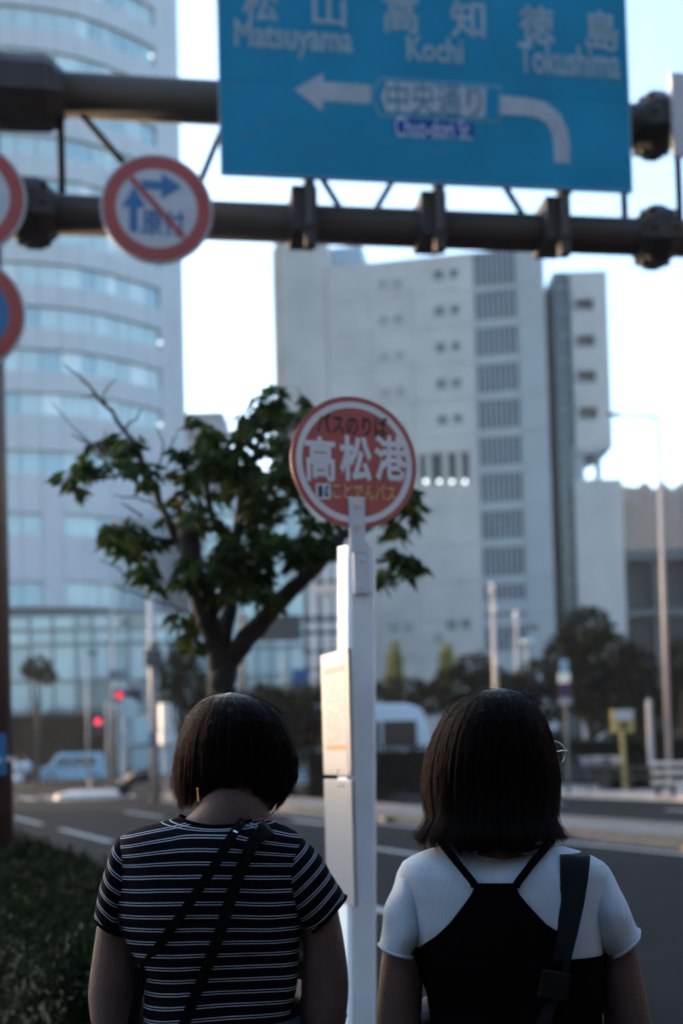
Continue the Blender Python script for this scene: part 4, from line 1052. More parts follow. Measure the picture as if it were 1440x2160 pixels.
q = MB(); q.tube([c + X * -0.6 + Zv * 0.3, c + X * -0.4 + Zv * 1.05], 0.05, 8); q.tube([c + X * -0.4 + Yv * -0.3 + Zv * 1.05, c + X * -0.4 + Yv * 0.3 + Zv * 1.05], 0.03, 8); q.build('handlebar', DARKBOX, t)
q = MB(); q.box(c + X * 0.5 + Zv * 1.0, (0.4, 0.4, 0.34)); q.build('top_box', DARKBOX, t, bevel=0.04)
# delineator posts and low median nose
for px, py, Y_, lab in ((190, 1652, 50, 'short white delineator post in front of the van'), (254, 1655, 49, 'short white delineator post right of the van')):
    b = base(px, py, Y_, ZR)
    t = thing('delineator_post', b, lab, 'bollard', 'delineator posts at the junction')
    q = MB(); q.tube([b, b + Zv * 0.05], [0.16, 0.13], 14); q.build('foot', BLACKPLASTIC, t)
    q = MB(); q.tube([b + Zv * 0.05, b + Zv * 0.62, b + Zv * 0.68], [0.055, 0.05, 0.02], 12); q.build('post', mat('delineator_orange', (0.62, 0.5, 0.42), .5), t, smooth=True)
    q = MB(); q.tube([b + Zv * 0.38, b + Zv * 0.46], 0.058, 12); q.build('reflector', mat('reflector_white', (0.8, 0.8, 0.78), .3), t)
b = base(198, 1672, 43, ZR)
t = thing('median_nose', b, 'low pale concrete island nose lit by the sun at the junction', 'kerb')
q = MB(); Rn = []
for zz_, k in ((0.0, 1.0), (0.20, 0.97), (0.34, 0.6)):
    Rn.append([b + np.array([1.5 * k * math.cos(a), 0.7 * k * math.sin(a), zz_]) for a in np.linspace(0, 2 * math.pi, 24, endpoint=False)])
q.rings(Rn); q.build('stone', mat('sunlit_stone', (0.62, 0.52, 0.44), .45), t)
q = MB(); q.tube([b + Zv * -0.0, b + Zv * 0.03], 1.72, 24); q.build('footing', KERB, t)
# road studs along the median
for k, s in enumerate(np.linspace(-22, 3, 9)):
    p = road_pt(11.34, s, ZR + 0.02); t = thing('road_stud', p, 'dark reflector block at the foot of the median, %s' % ('nearest the camera', 'second nearest', 'third nearest', 'fourth nearest', 'fifth nearest', 'sixth nearest', 'third farthest', 'second farthest', 'farthest off')[8 - k], 'road stud', 'reflector blocks along the median')
    q = MB(); q.box(p + Zv * 0.03, (0.2, 0.24, 0.13), (RNV, RD, Zv)); q.build('block', BLACKPLASTIC, t, bevel=0.02)
    q = MB(); q.box(p + Zv * 0.04 - RNV * 0.105, (0.012, 0.14, 0.05), (RNV, RD, Zv)); q.build('reflector', mat('amber_reflector', (0.5, 0.28, 0.05), .3), t)

# ------------------------------------------------------------------ centre: sign portal, blue board, lit stair frame
Yt = 60.0
t = thing('portal_sign', base(520, 1600, Yt, 0), 'back of a dark rectangular overhead sign seen through the tree', 'road sign')
q = MB(); q.box((at(540, 1325, Yt) + at(636, 1325, Yt)) / 2, (2.35, 0.12, 1.32)); q.build('board', DARKBOX, t)
q = MB(); q.tube([at(520, 1312, Yt + .2), at(715, 1308, Yt + .2)], 0.07, 8); q.tube([at(520, 1338, Yt + .2), at(715, 1334, Yt + .2)], 0.07, 8); q.build('arm', DARKBOX, t)
q = MB(); pole(q, 516, 1600, 512, 1290, Yt + .2, 0.14, 0.12, zfoot=0); q.build('pole', DARKBOX, t)
Yt = 52.0
t = thing('blue_board', base(600, 1610, Yt, 0), 'blue rectangular board on a grey post left of the timetable', 'sign')
q = MB(); pole(q, 602, 1610, 598, 1390, Yt, 0.06, 0.05, zfoot=0); q.build('post', GREYPOLE, t)
q = MB(); q.box((at(618, 1430, Yt) + at(652, 1430, Yt)) / 2, (0.76, 0.05, 0.8)); q.build('board', mat('board_blue', (0.01, 0.07, 0.20), .5), t)
q = MB(); q.box(at(610, 1425, Yt + .1), (0.5, 0.05, 0.4)); q.build('side_board', mat('pale_grey_panel', (0.3, 0.34, 0.36), .5), t)
Yt = 92.0
t = thing('steel_staircase', base(672, 1560, Yt, 0), 'open steel stair frame with sunlit columns left of the white post', 'stair')
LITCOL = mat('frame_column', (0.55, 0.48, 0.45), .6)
for px in (662, 690, 712):
    q = MB(); pole(q, px + 2, 1560, px - 3, 1180, Yt, 0.28, 0.28, 8, zfoot=0); q.build('column', LITCOL, t)
for py in (1183, 1228, 1303, 1335, 1375, 1412):
    q = MB(); a, b = at(640, py, Yt), at(735, py - 2, Yt); q.box((a + b) / 2, (b[0] - a[0], 0.5, 0.32)); q.build('landing', DARKBOX, t)
q = MB(); q.box((at(670, 1243, Yt - .4) + at(700, 1243, Yt - .4)) / 2, (1.7, 0.1, 0.55)); q.build('sign_panel', mat('pink_panel', (0.6, 0.4, 0.34), .6), t)

# ------------------------------------------------------------------ right side of the road
Yt = 34.0
t = thing('street_lamp', base(1408, 1640, Yt, 0.02), 'tall slender street lamp with a long arm at the right edge', 'street lamp', 'street lamps')
q = MB(); pole(q, 1411, 1650, 1386, 880, Yt, 0.085, 0.05, 14, zfoot=0.0); q.build('pole', mat('lamp_pole_pinkish', (0.46, 0.38, 0.34), .45, .08, 3), t, smooth=True)
q = MB(); q.tube([at(1386, 882, Yt), at(1380, 879, Yt), at(1340, 878, Yt), at(1310, 876, Yt)], [0.05, 0.045, 0.035, 0.03], 8); q.build('arm', GREYPOLE, t, smooth=True)
q = MB(); a = at(1310, 876, Yt); b = at(1276, 873, Yt); q.tube([a, a * .6 + b * .4, b], [0.05, 0.08, 0.05], 10); q.build('lamp_head', mat('lamp_head_dark', (0.12, 0.11, 0.12), .4), t, smooth=True)
Yt = 38.0
t = thing('street_lamp', base(1048, 1600, Yt, 0.02), 'short pale lamp post behind the woman in the black pinafore', 'street lamp', 'street lamps')
q = MB(); pole(q, 1050, 1640, 1039, 1240, Yt, 0.09, 0.075, 12, zfoot=0.02); q.build('pole', mat('lamp_pole_pinkish', (0.46, 0.38, 0.34), .45, .08, 3), t, smooth=True)
q = MB(); q.tube([at(1039, 1243, Yt), at(1038, 1228, Yt)], [0.075, 0.03], 10); q.build('cap', STEEL, t)
for px, py in ((1036, 1246), (1043, 1284), (1045, 1395)):
    q = MB(); q.ball(at(px, py, Yt - 0.06), 0.09); q.build('fitting', mat('fitting_pale', (0.75, 0.66, 0.6), .25), t, smooth=True)
Yt = 58.0
t = thing('street_lamp', base(1112, 1600, Yt, 0.02), 'shaded lamp post with a wide flat lamp left of the big dark tree', 'street lamp', 'street lamps')
q = MB(); pole(q, 1112, 1600, 1110, 1352, Yt, 0.1, 0.06, zfoot=0.02); q.build('pole', GREYPOLE, t)
q = MB(); c = at(1112, 1356, Yt); q.tube([c, c + Zv * 0.14, c + Zv * 0.22], [0.35, 0.35, 0.08], 14); q.build('lamp_head', mat('lamp_head_pale', (0.45, 0.55, 0.58), .4), t)
q = MB(); q.tube([at(1112, 1322, Yt), at(1135, 1325, Yt)], 0.1, 8); q.build('arm', DARKBOX, t)
Yt = 64.0
t = thing('utility_pole', base(1090, 1600, Yt, 0.02), 'thin grey pole right of the short pale lamp post', 'pole')
q = MB(); pole(q, 1092, 1600, 1088, 1300, Yt, 0.11, 0.09, zfoot=0.02); q.build('pole', mat('grey_pole_light', (0.42, 0.40, 0.40), .5), t)
q = MB(); q.tube([at(1088, 1300, Yt), at(1088, 1290, Yt)], 0.13, 10); q.build('cap', STEEL, t)
Yt = 33.0
t = thing('parking_sign_pole', base(1196, 1640, Yt, 0.02), 'grey pole with stacked small signs right of the dark haired woman', 'road sign')
q = MB(); pole(q, 1198, 1650, 1189, 1395, Yt, 0.045, 0.04, zfoot=0.02); q.build('pole', mat('pole_teal_grey', (0.10, 0.13, 0.14), .5), t)
q = MB(); q.box(at(1189, 1408, Yt - 0.05), (0.24, 0.03, 0.48)); q.build('blue_plate', mat('plate_pale_blue', (0.25, 0.42, 0.50), .5), t)
q = MB(); c = at(1189, 1430, Yt - 0.06); q.box(c, (0.36, 0.06, 0.30), (np.array([.85, -.53, 0]), np.array([.53, .85, 0]), Zv)); q.build('lit_plate', mat('plate_cream', (0.75, 0.70, 0.60), .4), t, bevel=0.02)
c = at(1191, 1456, Yt - 0.06); q = MB(); q.tube([c, c - Yv * 0.02], 0.2, 24); h = q.build('round_plate', mat('plate_dark_red', (0.10, 0.02, 0.03), .5), t)
q = MB(); q.tube([c - Yv * 0.021, c - Yv * 0.03], 0.13, 24); q.build('blue_field', mat('plate_dark_blue', (0.02, 0.03, 0.12), .5), h)
q = MB(); q.box(at(1192, 1479, Yt - 0.05), (0.36, 0.03, 0.2)); q.build('lower_plate', mat('plate_grey', (0.32, 0.32, 0.35), .5), t)
Yt = 35.0
t = thing('yellow_signboard', base(1314, 1640, Yt, 0.02), 'square yellow signboard on a yellow post across the road', 'sign')
YEL = mat('yellow_paint', (0.42, 0.33, 0.10), .5, .08, 2)
q = MB(); pole(q, 1317, 1640, 1311, 1545, Yt, 0.075, 0.07, zfoot=0.02); q.build('post', YEL, t)
q = MB(); q.box(at(1312, 1521, Yt - 0.1), (0.68, 0.10, 0.70)); h = q.build('board', YEL, t, bevel=0.02)
q = MB(); q.box(at(1316, 1508, Yt - 0.16), (0.56, 0.02, 0.28)); q.build('pale_field', mat('board_pale', (0.45, 0.47, 0.52), .5), h)
q = MB(); c = at(1316, 1531, Yt - 0.165); q.tube([c, c - Yv * 0.02], 0.12, 18); q.build('dark_emblem', mat('emblem_green', (0.02, 0.04, 0.012), .5), h)
t = thing('utility_pole', base(1370, 1640, 39, 0.02), 'short grey pole between the yellow signboard and the tall lamp', 'pole')
q = MB(); pole(q, 1374, 1640, 1368, 1480, 39, 0.11, 0.1, zfoot=0.02); q.build('pole', GREYPOLE, t)
q = MB(); q.tube([at(1368, 1482, 39), at(1368, 1474, 39)], [0.1, 0.03], 10); q.build('cap', STEEL, t)
# pale rail barrier at the right edge
Yt = 30.5
t = thing('rail_barrier', base(1430, 1700, Yt, 0.02), 'pale wooden rail barrier on dark posts at the right edge', 'barrier')
RAIL = mat('pale_rail', (0.62, 0.55, 0.47), .6, .1, 3)
for py in (1611, 1630, 1651):
    a = at(1374, py, Yt); b = at(1500, py - 1, Yt - 0.6); q = MB(); e_ = (b - a) / np.linalg.norm(b - a); q.box((a + b) / 2, (np.linalg.norm(b - a), 0.09, 0.12), (e_, np.cross(Zv, e_), Zv)); q.build('rail', RAIL, t, bevel=0.015)
for px in (1384, 1417, 1480):
    a = at(px, 1620, Yt + 0.05); q = MB(); q.box((a[0], a[1], (a[2] + 0.12) / 2 + 0.02), (0.11, 0.11, a[2] + 0.12)); q.build('post', DARKBOX, t)
# dark tube fence along the far pavement
t = thing('tube_fence', base(1250, 1660, 32.5, 0.02), 'low dark tube fence along the far pavement', 'fence')
FD = mat('fence_dark', (0.045, 0.038, 0.034), .5)
for px in (1160, 1200, 1242, 1283, 1330, 1372):
    p = ground(px, 1668, 0.02); q = MB(); q.tube([p, p + Zv * 0.75], 0.035, 8); q.build('post', FD, t)
for hgt in (0.4, 0.72):
    q = MB(); q.tube([ground(px, 1668, 0.02) + Zv * hgt for px in (1150, 1242, 1330, 1380)], 0.028, 8); q.build('rail', FD, t)
# bicycles parked in the shade
def bicycle(px, Y_, label):
    b = base(px, 1620, Y_, 0.02); t = thing('bicycle', b, label, 'bicycle', 'bicycles parked under the dark trees')
    FR = mat('bicycle_frame', (0.10, 0.12, 0.15), .35, metal=.3)
    d_ = np.array([0.8, 0.6, 0])
    for dx in (-0.53, 0.53):
        c = b + d_ * dx + Zv * 0.34; q = MB()
        q.tube([c + d_ * 0.33 * math.cos(a) + Zv * 0.33 * math.sin(a) for a in np.linspace(0, 2 * math.pi, 25)], 0.02, 6, caps=False); q.build('wheel', RUBBER, t)
    q = MB()
    for p_, r_ in (((-0.53, .34), (-0.15, .62)), ((-0.15, .62), (0.38, .78)), ((-0.08, .32), (0.38, .72)), ((-0.53, .34), (-0.08, .32)), ((-0.08, .32), (-0.2, .85)), ((0.53, .34), (0.36, .95))): q.tube([b + d_ * p_[0] + Zv * p_[1], b + d_ * r_[0] + Zv * r_[1]], 0.02, 6)
    q.build('frame', FR, t)
    q = MB(); q.ball(b + d_ * -0.22 + Zv * 0.9, (0.13, 0.09, 0.04)); q.build('saddle', BLACKPLASTIC, t)
    sd_ = np.array([-0.6, 0.8, 0]); q = MB(); q.tube([b + d_ * 0.36 + sd_ * 0.28 + Zv * 1.0, b + d_ * 0.36 - sd_ * 0.28 + Zv * 1.0], 0.018, 6); q.build('handlebar', STEEL, t)
    q = MB(); q.box(b + d_ * 0.56 + Zv * 0.88, (0.34, 0.28, 0.22), (d_, sd_, Zv)); q.build('basket', mat('basket_grey', (0.25, 0.27, 0.3), .5), t)
bicycle(1215, 38, 'parked bicycle nearest the woman in the black pinafore')
bicycle(1245, 38.5, 'parked bicycle in the middle under the big dark tree')
bicycle(1280, 38, 'parked bicycle just left of the yellow signboard')
# pedestrians far off
def walker(px, py, Y_, label, top, bottom, sway):
    b = base(px, py, Y_, ZR); t = thing('person', b, label, 'person', 'pedestrians at the far junction')
    SK = mat('far_skin', (0.3, 0.2, 0.16), .6)
    q = MB()
    q.tube([b + Zv * 0.82, b + Zv * 1.05, b + Zv * 1.32, b + Zv * 1.42, b + Zv * 1.48], [0.15, 0.13, 0.17, 0.10, 0.055], 12)
    q.ball(b + Zv * 1.59, (0.085, 0.1, 0.12))
    for s_ in (-1, 1):
        q.tube([b + X * s_ * 0.18 + Zv * 1.36, b + X * s_ * 0.23 + Yv * s_ * sway * 0.1 + Zv * 1.08, b + X * s_ * 0.21 + Yv * s_ * sway * 0.28 + Zv * 0.85], [0.05, 0.042, 0.033], 8)
        q.tube([b + X * s_ * 0.08 + Zv * 0.85, b + X * s_ * 0.09 - Yv * s_ * sway * 0.12 + X * s_ * sway * 0.05 + Zv * 0.45, b + X * s_ * (0.09 + 0.1 * sway) + Zv * 0.04], [0.085, 0.06, 0.04], 8)
        q.tube([b + X * s_ * (0.09 + 0.1 * sway) + Zv * 0.04 + Yv * 0.06, b + X * s_ * (0.09 + 0.1 * sway) + Zv * 0.03 - Yv * 0.16], [0.04, 0.035], 8)
    q.build('body', SK, t, smooth=True)
    q = MB(); q.tube([b + Zv * 0.88, b + Zv * 1.05, b + Zv * 1.32, b + Zv * 1.44], [0.19, 0.165, 0.20, 0.10], 14)
    for s_ in (-1, 1): q.tube([b + X * s_ * 0.16 + Zv * 1.38, b + X * s_ * 0.235 + Zv * 1.12], [0.075, 0.065], 8)
    q.build('shirt', top, t, smooth=True)
    q = MB(); q.tube([b + Zv * 0.92, b + Zv * 0.6, b + Zv * 0.35], [0.18, 0.22, 0.26], 14); q.build('skirt', bottom, t, smooth=True)
    q = MB(); q.ball(b + Zv * 1.62 + Yv * 0.02, (0.10, 0.115, 0.12)); q.build('hair', mat('far_hair', (0.012, 0.01, 0.01), .5), t, smooth=True)
walker(58, 1642, 62, 'distant pedestrian in a pale blue top beside the brown column', mat('pale_blue_cloth', (0.40, 0.50, 0.62), .8), mat('dark_cloth', (0.03, 0.03, 0.04), .8), 0.5)
walker(38, 1655, 57, 'distant pedestrian in a pale dress nearest the brown column', mat('pale_cloth', (0.45, 0.47, 0.5), .8), mat('pale_cloth', (0.45, 0.47, 0.5), .8), 0.5)

# ------------------------------------------------------------------ unseen blocks and a roof added around the camera to shade the foreground
lb = thing('low_shop_building', (-40, 20, 0), 'low shop building left of the picture that shades the bus stop', 'building')  # added sun blocker, its height set by where the shadow edge should fall
q = MB(); q.box((-45, 20, 4.36), (10, 72, 8.72)); q.build('wall', CONCRETE, lb)
q = MB(); q.box((-45, 20, 8.84), (10.4, 72.4, 0.22)); q.build('parapet', SHADEW, lb)
for k in range(14):
    q = MB(); q.box((-39.95, -13 + k * 5, 5.2), (0.12, 3.2, 1.5)); q.build('window', DARKPANE, lb)

bb = thing('office_block', (5, -20, 0), 'tall office block behind the photographer that blocks the eastern sky', 'building')  # added out of view to cut sky light on surfaces facing the camera
q = MB(); q.box((5, -28, 12.5), (110, 14, 25)); q.build('wall', mat('office_block_wall', (0.22, 0.22, 0.23), .7, .05, .3), bb)
for k in range(6):
    q = MB(); q.box((5, -20.95, 3 + k * 4), (106, 0.12, 1.8)); q.build('window_band', DARKPANE, bb)
q = MB(); q.box((5, -28, 25.2), (110.6, 14.6, 0.4)); q.build('parapet', SHADEW, bb)

rb_ = thing('apartment_block', (34, 15, 0), 'apartment block right of the picture along the far side of the road', 'building')  # added occluder, out of view, that darkens the road
q = MB(); q.box((36, 12, 13), (14, 70, 26)); q.build('wall', MATS['office_block_wall'], rb_)
for k in range(7):
    q = MB(); q.box((28.95, 12, 3 + k * 3.4), (0.12, 66, 1.5)); q.build('window_band', DARKPANE, rb_)
q = MB(); q.box((36, 12, 26.2), (14.6, 70.6, 0.4)); q.build('parapet', SHADEW, rb_)
# added roof and back panel, out of view, that darken the two women
sh = thing('bus_shelter', (0, -1.8, 0), 'dark bus shelter with solid back panel behind the photographer', 'shelter')
SHM = mat('shelter_dark', (0.03, 0.03, 0.032), .6)
q = MB(); q.box((0, -0.75, 2.70), (6.4, 2.9, 0.10)); q.build('roof', SHM, sh)
q = MB(); q.box((0, -2.0, 1.3), (6.2, 0.06, 2.5)); q.build('back_panel', SHM, sh)
for x_ in (-3.1, -1.1, 1.1, 3.1):
    q = MB(); q.box((x_, -1.9, 1.325), (0.09, 0.09, 2.65)); q.build('post', SHM, sh)
# ------------------------------------------------------------------ the two women at the stop
from mathutils import noise as mnoise
YW = 2.2
def sgnpow(c, k): return math.copysign(abs(c) ** k, c)
SKIN = mat('skin', (0.092, 0.056, 0.050), 0.6, 0.14, 14, 0.15, 160, spec=0.2)
BLACKCLOTH = mat('black_cloth', (0.0022, 0.0022, 0.0025), 0.95, 0.2, 30, 0.3, 300, spec=0.02)
def striped_material():
    m = bpy.data.materials.new('striped_jersey'); m.use_nodes = True; nt = m.node_tree; b = nt.nodes['Principled BSDF']
    b.inputs['Roughness'].default_value = 0.9; b.inputs['Specular IOR Level'].default_value = 0.04
    a = nt.nodes.new('ShaderNodeAttribute'); a.attribute_name = 'stripe'
    def op(o, x, y):
        n = nt.nodes.new('ShaderNodeMath'); n.operation = o
        for i, v in enumerate((x, y)):
            if v is None: continue
            if isinstance(v, (int, float)): n.inputs[i].default_value = v
            else: nt.links.new(v, n.inputs[i])
        return n.outputs[0]
    f = op('FRACT', op('DIVIDE', a.outputs['Fac'], 0.0240), None)
    l1 = op('LESS_THAN', f, 0.078); l2 = op('MULTIPLY', op('GREATER_THAN', f, 0.20), op('LESS_THAN', f, 0.278))
    ln = op('ADD', l1, l2)
    tc = nt.nodes.new('ShaderNodeTexCoord'); nz = nt.nodes.new('ShaderNodeTexNoise'); nz.inputs['Scale'].default_value = 420; nt.links.new(tc.outputs['Object'], nz.inputs['Vector'])
    k = op('MULTIPLY', ln, op('ADD', op('MULTIPLY', nz.outputs['Fac'], 0.9), 0.35))
    mx = nt.nodes.new('ShaderNodeMix'); mx.data_type = 'RGBA'
    nt.links.new(k, mx.inputs[0]); mx.inputs[6].default_value = (0.0032, 0.0032, 0.0052, 1); mx.inputs[7].default_value = (0.36, 0.41, 0.48, 1)
    nt.links.new(mx.outputs[2], b.inputs['Base Color'])
    bp = nt.nodes.new('ShaderNodeBump'); bp.inputs['Strength'].default_value = 0.25; bp.inputs['Distance'].default_value = 0.002
    nt.links.new(nz.outputs['Fac'], bp.inputs['Height']); nt.links.new(bp.outputs['Normal'], b.inputs['Normal'])
    return m
def rib_material():
    m = bpy.data.materials.new('white_rib_jersey'); m.use_nodes = True; nt = m.node_tree; b = nt.nodes['Principled BSDF']
    b.inputs['Base Color'].default_value = (0.41, 0.485, 0.565, 1); b.inputs['Roughness'].default_value = 0.9; b.inputs['Specular IOR Level'].default_value = 0.15
    tc = nt.nodes.new('ShaderNodeTexCoord'); w = nt.nodes.new('ShaderNodeTexWave'); w.inputs['Scale'].default_value = 75; w.inputs['Distortion'].default_value = 0.3
    nt.links.new(tc.outputs['Object'], w.inputs['Vector'])
    n2 = nt.nodes.new('ShaderNodeTexNoise'); n2.inputs['Scale'].default_value = 9; n2.inputs['Detail'].default_value = 3; nt.links.new(tc.outputs['Object'], n2.inputs['Vector'])
    b1 = nt.nodes.new('ShaderNodeBump'); b1.inputs['Strength'].default_value = 0.5; b1.inputs['Distance'].default_value = 0.0012; nt.links.new(w.outputs['Fac'], b1.inputs['Height'])
    b2 = nt.nodes.new('ShaderNodeBump'); b2.inputs['Strength'].default_value = 0.5; b2.inputs['Distance'].default_value = 0.012; nt.links.new(n2.outputs['Fac'], b2.inputs['Height']); nt.links.new(b1.outputs['Normal'], b2.inputs['Normal'])
    nt.links.new(b2.outputs['Normal'], b.inputs['Normal'])
    return m
class Torso:
    """rows of (photo row, left, right, half depth); cross-sections are rounded boxes"""
    def __init__(s, rows, yc=YW, p=2.35):
        s.rows = sorted(rows); s.yc = yc; s.p = p; s.py = [r[0] for r in s.rows]
    def row(s, py):
        return [float(np.interp(py, s.py, [r[k] for r in s.rows])) for k in (1, 2, 3)]
    def ring(s, py, n=72, grow=0.0, dip=0.0, scale=1.0):
        xl, xr, b = s.row(py); L = at(xl, py, s.yc); Rr = at(xr, py, s.yc); c = (L + Rr) / 2; h = (Rr - L) / 2
        a = np.linalg.norm(h); u = h / a; a = a * scale + grow; b = b * scale + grow; out = []
        for k in range(n):
            t = 2 * math.pi * k / n
            cx = sgnpow(math.cos(t), 2 / s.p); sy = sgnpow(math.sin(t), 2 / s.p)
            q = c + u * a * cx + np.array([0, b * sy, 0]); q[2] -= dip * (1 - min(1, abs(cx)) ** 2) * (1 if sy < 0 else 2.2); out.append(q)
        return out
    def back(s, px, py, off=0.0):
        """point of the back surface seen at that place of the photograph"""
        xl, xr, b = s.row(py); c = (xl + xr) / 2; a = (xr - xl) / 2; k = min(0.999, abs(px - c) / a)
        y = s.yc - b * (1 - k ** s.p) ** (1 / s.p) - off
        return at(px, py, y)
def pair_ring(o, i, b, yc=YW, n=40, scale=1.0, dy=0.0):
    O = at(*o, yc + dy); I = at(*i, yc + dy); c = (O + I) / 2; h = (O - I) / 2 * scale
    return [c + h * math.cos(2 * math.pi * k / n) + np.array([0, b * scale * math.sin(2 * math.pi * k / n), 0]) for k in range(n)]
def refine(R, m):
    """more rings between the given ones (Catmull-Rom)"""
    R = [np.array(r) for r in R]; out = []
    for i in range(len(R) - 1):
        p0, p1, p2, p3 = R[max(i - 1, 0)], R[i], R[i + 1], R[min(i + 2, len(R) - 1)]
        for t in np.linspace(0, 1, m, endpoint=False):
            out.append(0.5 * ((2 * p1) + (-p0 + p2) * t + (2 * p0 - 5 * p1 + 4 * p2 - p3) * t ** 2 + (-p0 + 3 * p1 - 3 * p2 + p3) * t ** 3))
    out.append(R[-1]); return out
def wrinkle(R, amp, f=(9, 9, 22), seed=0.0, lo=None, hi=None):
    out = []
    for r in R:
        c = np.mean(r, 0); rr = []
        for p in r:
            d = p - c; d[2] = 0; d /= (np.linalg.norm(d) + 1e-9)
            w = amp
            if lo is not None: w = amp * np.interp(p[2], [lo, hi], [1.0, 0.25])
            rr.append(p + d * w * mnoise.noise((p[0] * f[0] + seed, p[1] * f[1], p[2] * f[2])))
        out.append(np.array(rr))
    return out
def cloth(name, R, m, parent, stripe=None, thick=0.003, cap0=False, cap1=False):
    q = MB(); q.rings(R, cap0=cap0, cap1=cap1)
    org = ORIGIN[parent.name]; me = bpy.data.meshes.new(name); me.from_pydata((np.array(q.v) - org).tolist(), [], q.f)
    bm = bmesh.new(); bm.from_mesh(me); bmesh.ops.recalc_face_normals(bm, faces=bm.faces); bm.to_mesh(me); bm.free()
    me.polygons.foreach_set('use_smooth', [True] * len(me.polygons)); me.materials.append(m)
    if stripe is not None:
        at_ = me.attributes.new('stripe', 'FLOAT', 'POINT'); at_.data.foreach_set('value', np.asarray(stripe, np.float32))
    o = link(name, me, parent, org)
    if thick:
        md = o.modifiers.new('thickness', 'SOLIDIFY'); md.thickness = thick; md.offset = -1
    return o
def limb_rings(C, r, n=16):
    q = MB(); q.tube(C, r, n); return q
def hand(q, wrist, fwd, side, up, s=1.0):
    """palm, four unequal bent fingers and a thumb leaving the side of the palm"""
    fwd, side, up = [np.array(v, float) / np.linalg.norm(v) for v in (fwd, side, up)]
    q.tube([wrist - fwd * 0.02, wrist + fwd * 0.02, wrist + fwd * 0.055, wrist + fwd * 0.085], [0.024, 0.028, 0.034, 0.030], 10)
    for k, (o, l) in enumerate(((-0.030, 0.066), (-0.010, 0.076), (0.010, 0.072), (0.028, 0.056))):
        b0 = wrist + fwd * 0.08 + side * o
        q.tube([b0 - fwd * 0.02, b0 + fwd * l * 0.45 + up * 0.006, b0 + fwd * l * 0.72 + up * 0.026, b0 + fwd * l * 0.72 + up * 0.048], [0.010, 0.0092, 0.0085, 0.007], 8)
    b0 = wrist + fwd * 0.03 - side * 0.026
    q.tube([b0, b0 + fwd * 0.03 - side * 0.022 + up * 0.008, b0 + fwd * 0.058 - side * 0.026 + up * 0.026], [0.013, 0.0115, 0.009], 8)
def remeshed(name, q, m, parent, voxel=0.0065, smooth_it=8):
    org = ORIGIN[parent.name]; me = q.mesh(name, m, org, True)
    tmp = bpy.data.objects.new('tmp', me); COL.objects.link(tmp)
    r = tmp.modifiers.new('r', 'REMESH'); r.mode = 'VOXEL'; r.voxel_size = voxel; r.use_smooth_shade = True
    sm = tmp.modifiers.new('s', 'SMOOTH'); sm.factor = 0.5; sm.iterations = smooth_it
    bpy.context.view_layer.update()
    out = bpy.data.meshes.new_from_object(tmp.evaluated_get(bpy.context.evaluated_depsgraph_get())); out.name = name
    bpy.data.objects.remove(tmp); out.materials.clear(); out.materials.append(m)
    out.polygons.foreach_set('use_smooth', [True] * len(out.polygons))
    return link(name, out, parent, org)
def woman_body(t, T, neck, armL, armR, head, feetx, elbow, hands):
    q = MB()
    zl = sorted(T.py); R = [T.ring(py, 40, scale=float(np.interp(py - zl[0], [0, 25, 110], [0.62, 0.76, 0.93])), dip=0.02 * max(0, 1 - (py - zl[0]) / 80)) for py in np.linspace(zl[0] + 6, zl[-1], 40)]; q.rings(R)
    nk = refine([pair_ring(*n_[:2], n_[2], YW + n_[3], 28) for n_ in neck], 4); q.rings(nk)
    for arm in (armL, armR): q.rings(refine([pair_ring(o, i, b, YW, 24) for o, i, b in arm], 4))
    for (el, wr, r0) in elbow:
        el = np.array(el); wr = np.array(wr); q.ball(el, 0.047); q.tube([el, el * 0.65 + wr * 0.35, wr], [0.046, 0.041, 0.027], 16)
    for w, f, s_, u in hands: hand(q, np.array(w), f, s_, u)
    for c, r in head: q.ball(c, r, 20, 14)
    cx = feetx; hipz = 0.86
    q.ball((cx, YW, 0.84), (0.135, 0.082, 0.12), 20, 12)
    for s_ in (-1, 1):
        q.tube([(cx + s_ * 0.075, YW, 0.88), (cx + s_ * 0.082, YW + 0.01, 0.66), (cx + s_ * 0.08, YW + 0.015, 0.46), (cx + s_ * 0.08, YW - 0.012, 0.30), (cx + s_ * 0.08, YW - 0.02, 0.09), (cx + s_ * 0.08, YW - 0.02, 0.05)], [0.088, 0.075, 0.053, 0.052, 0.034, 0.036], 16)
        q.tube([(cx + s_ * 0.082, YW - 0.045, 0.035), (cx + s_ * 0.085, YW + 0.06, 0.04), (cx + s_ * 0.092, YW + 0.17, 0.028)], [0.036, 0.042, 0.026], 12)
    return remeshed('body', q, SKIN, t)

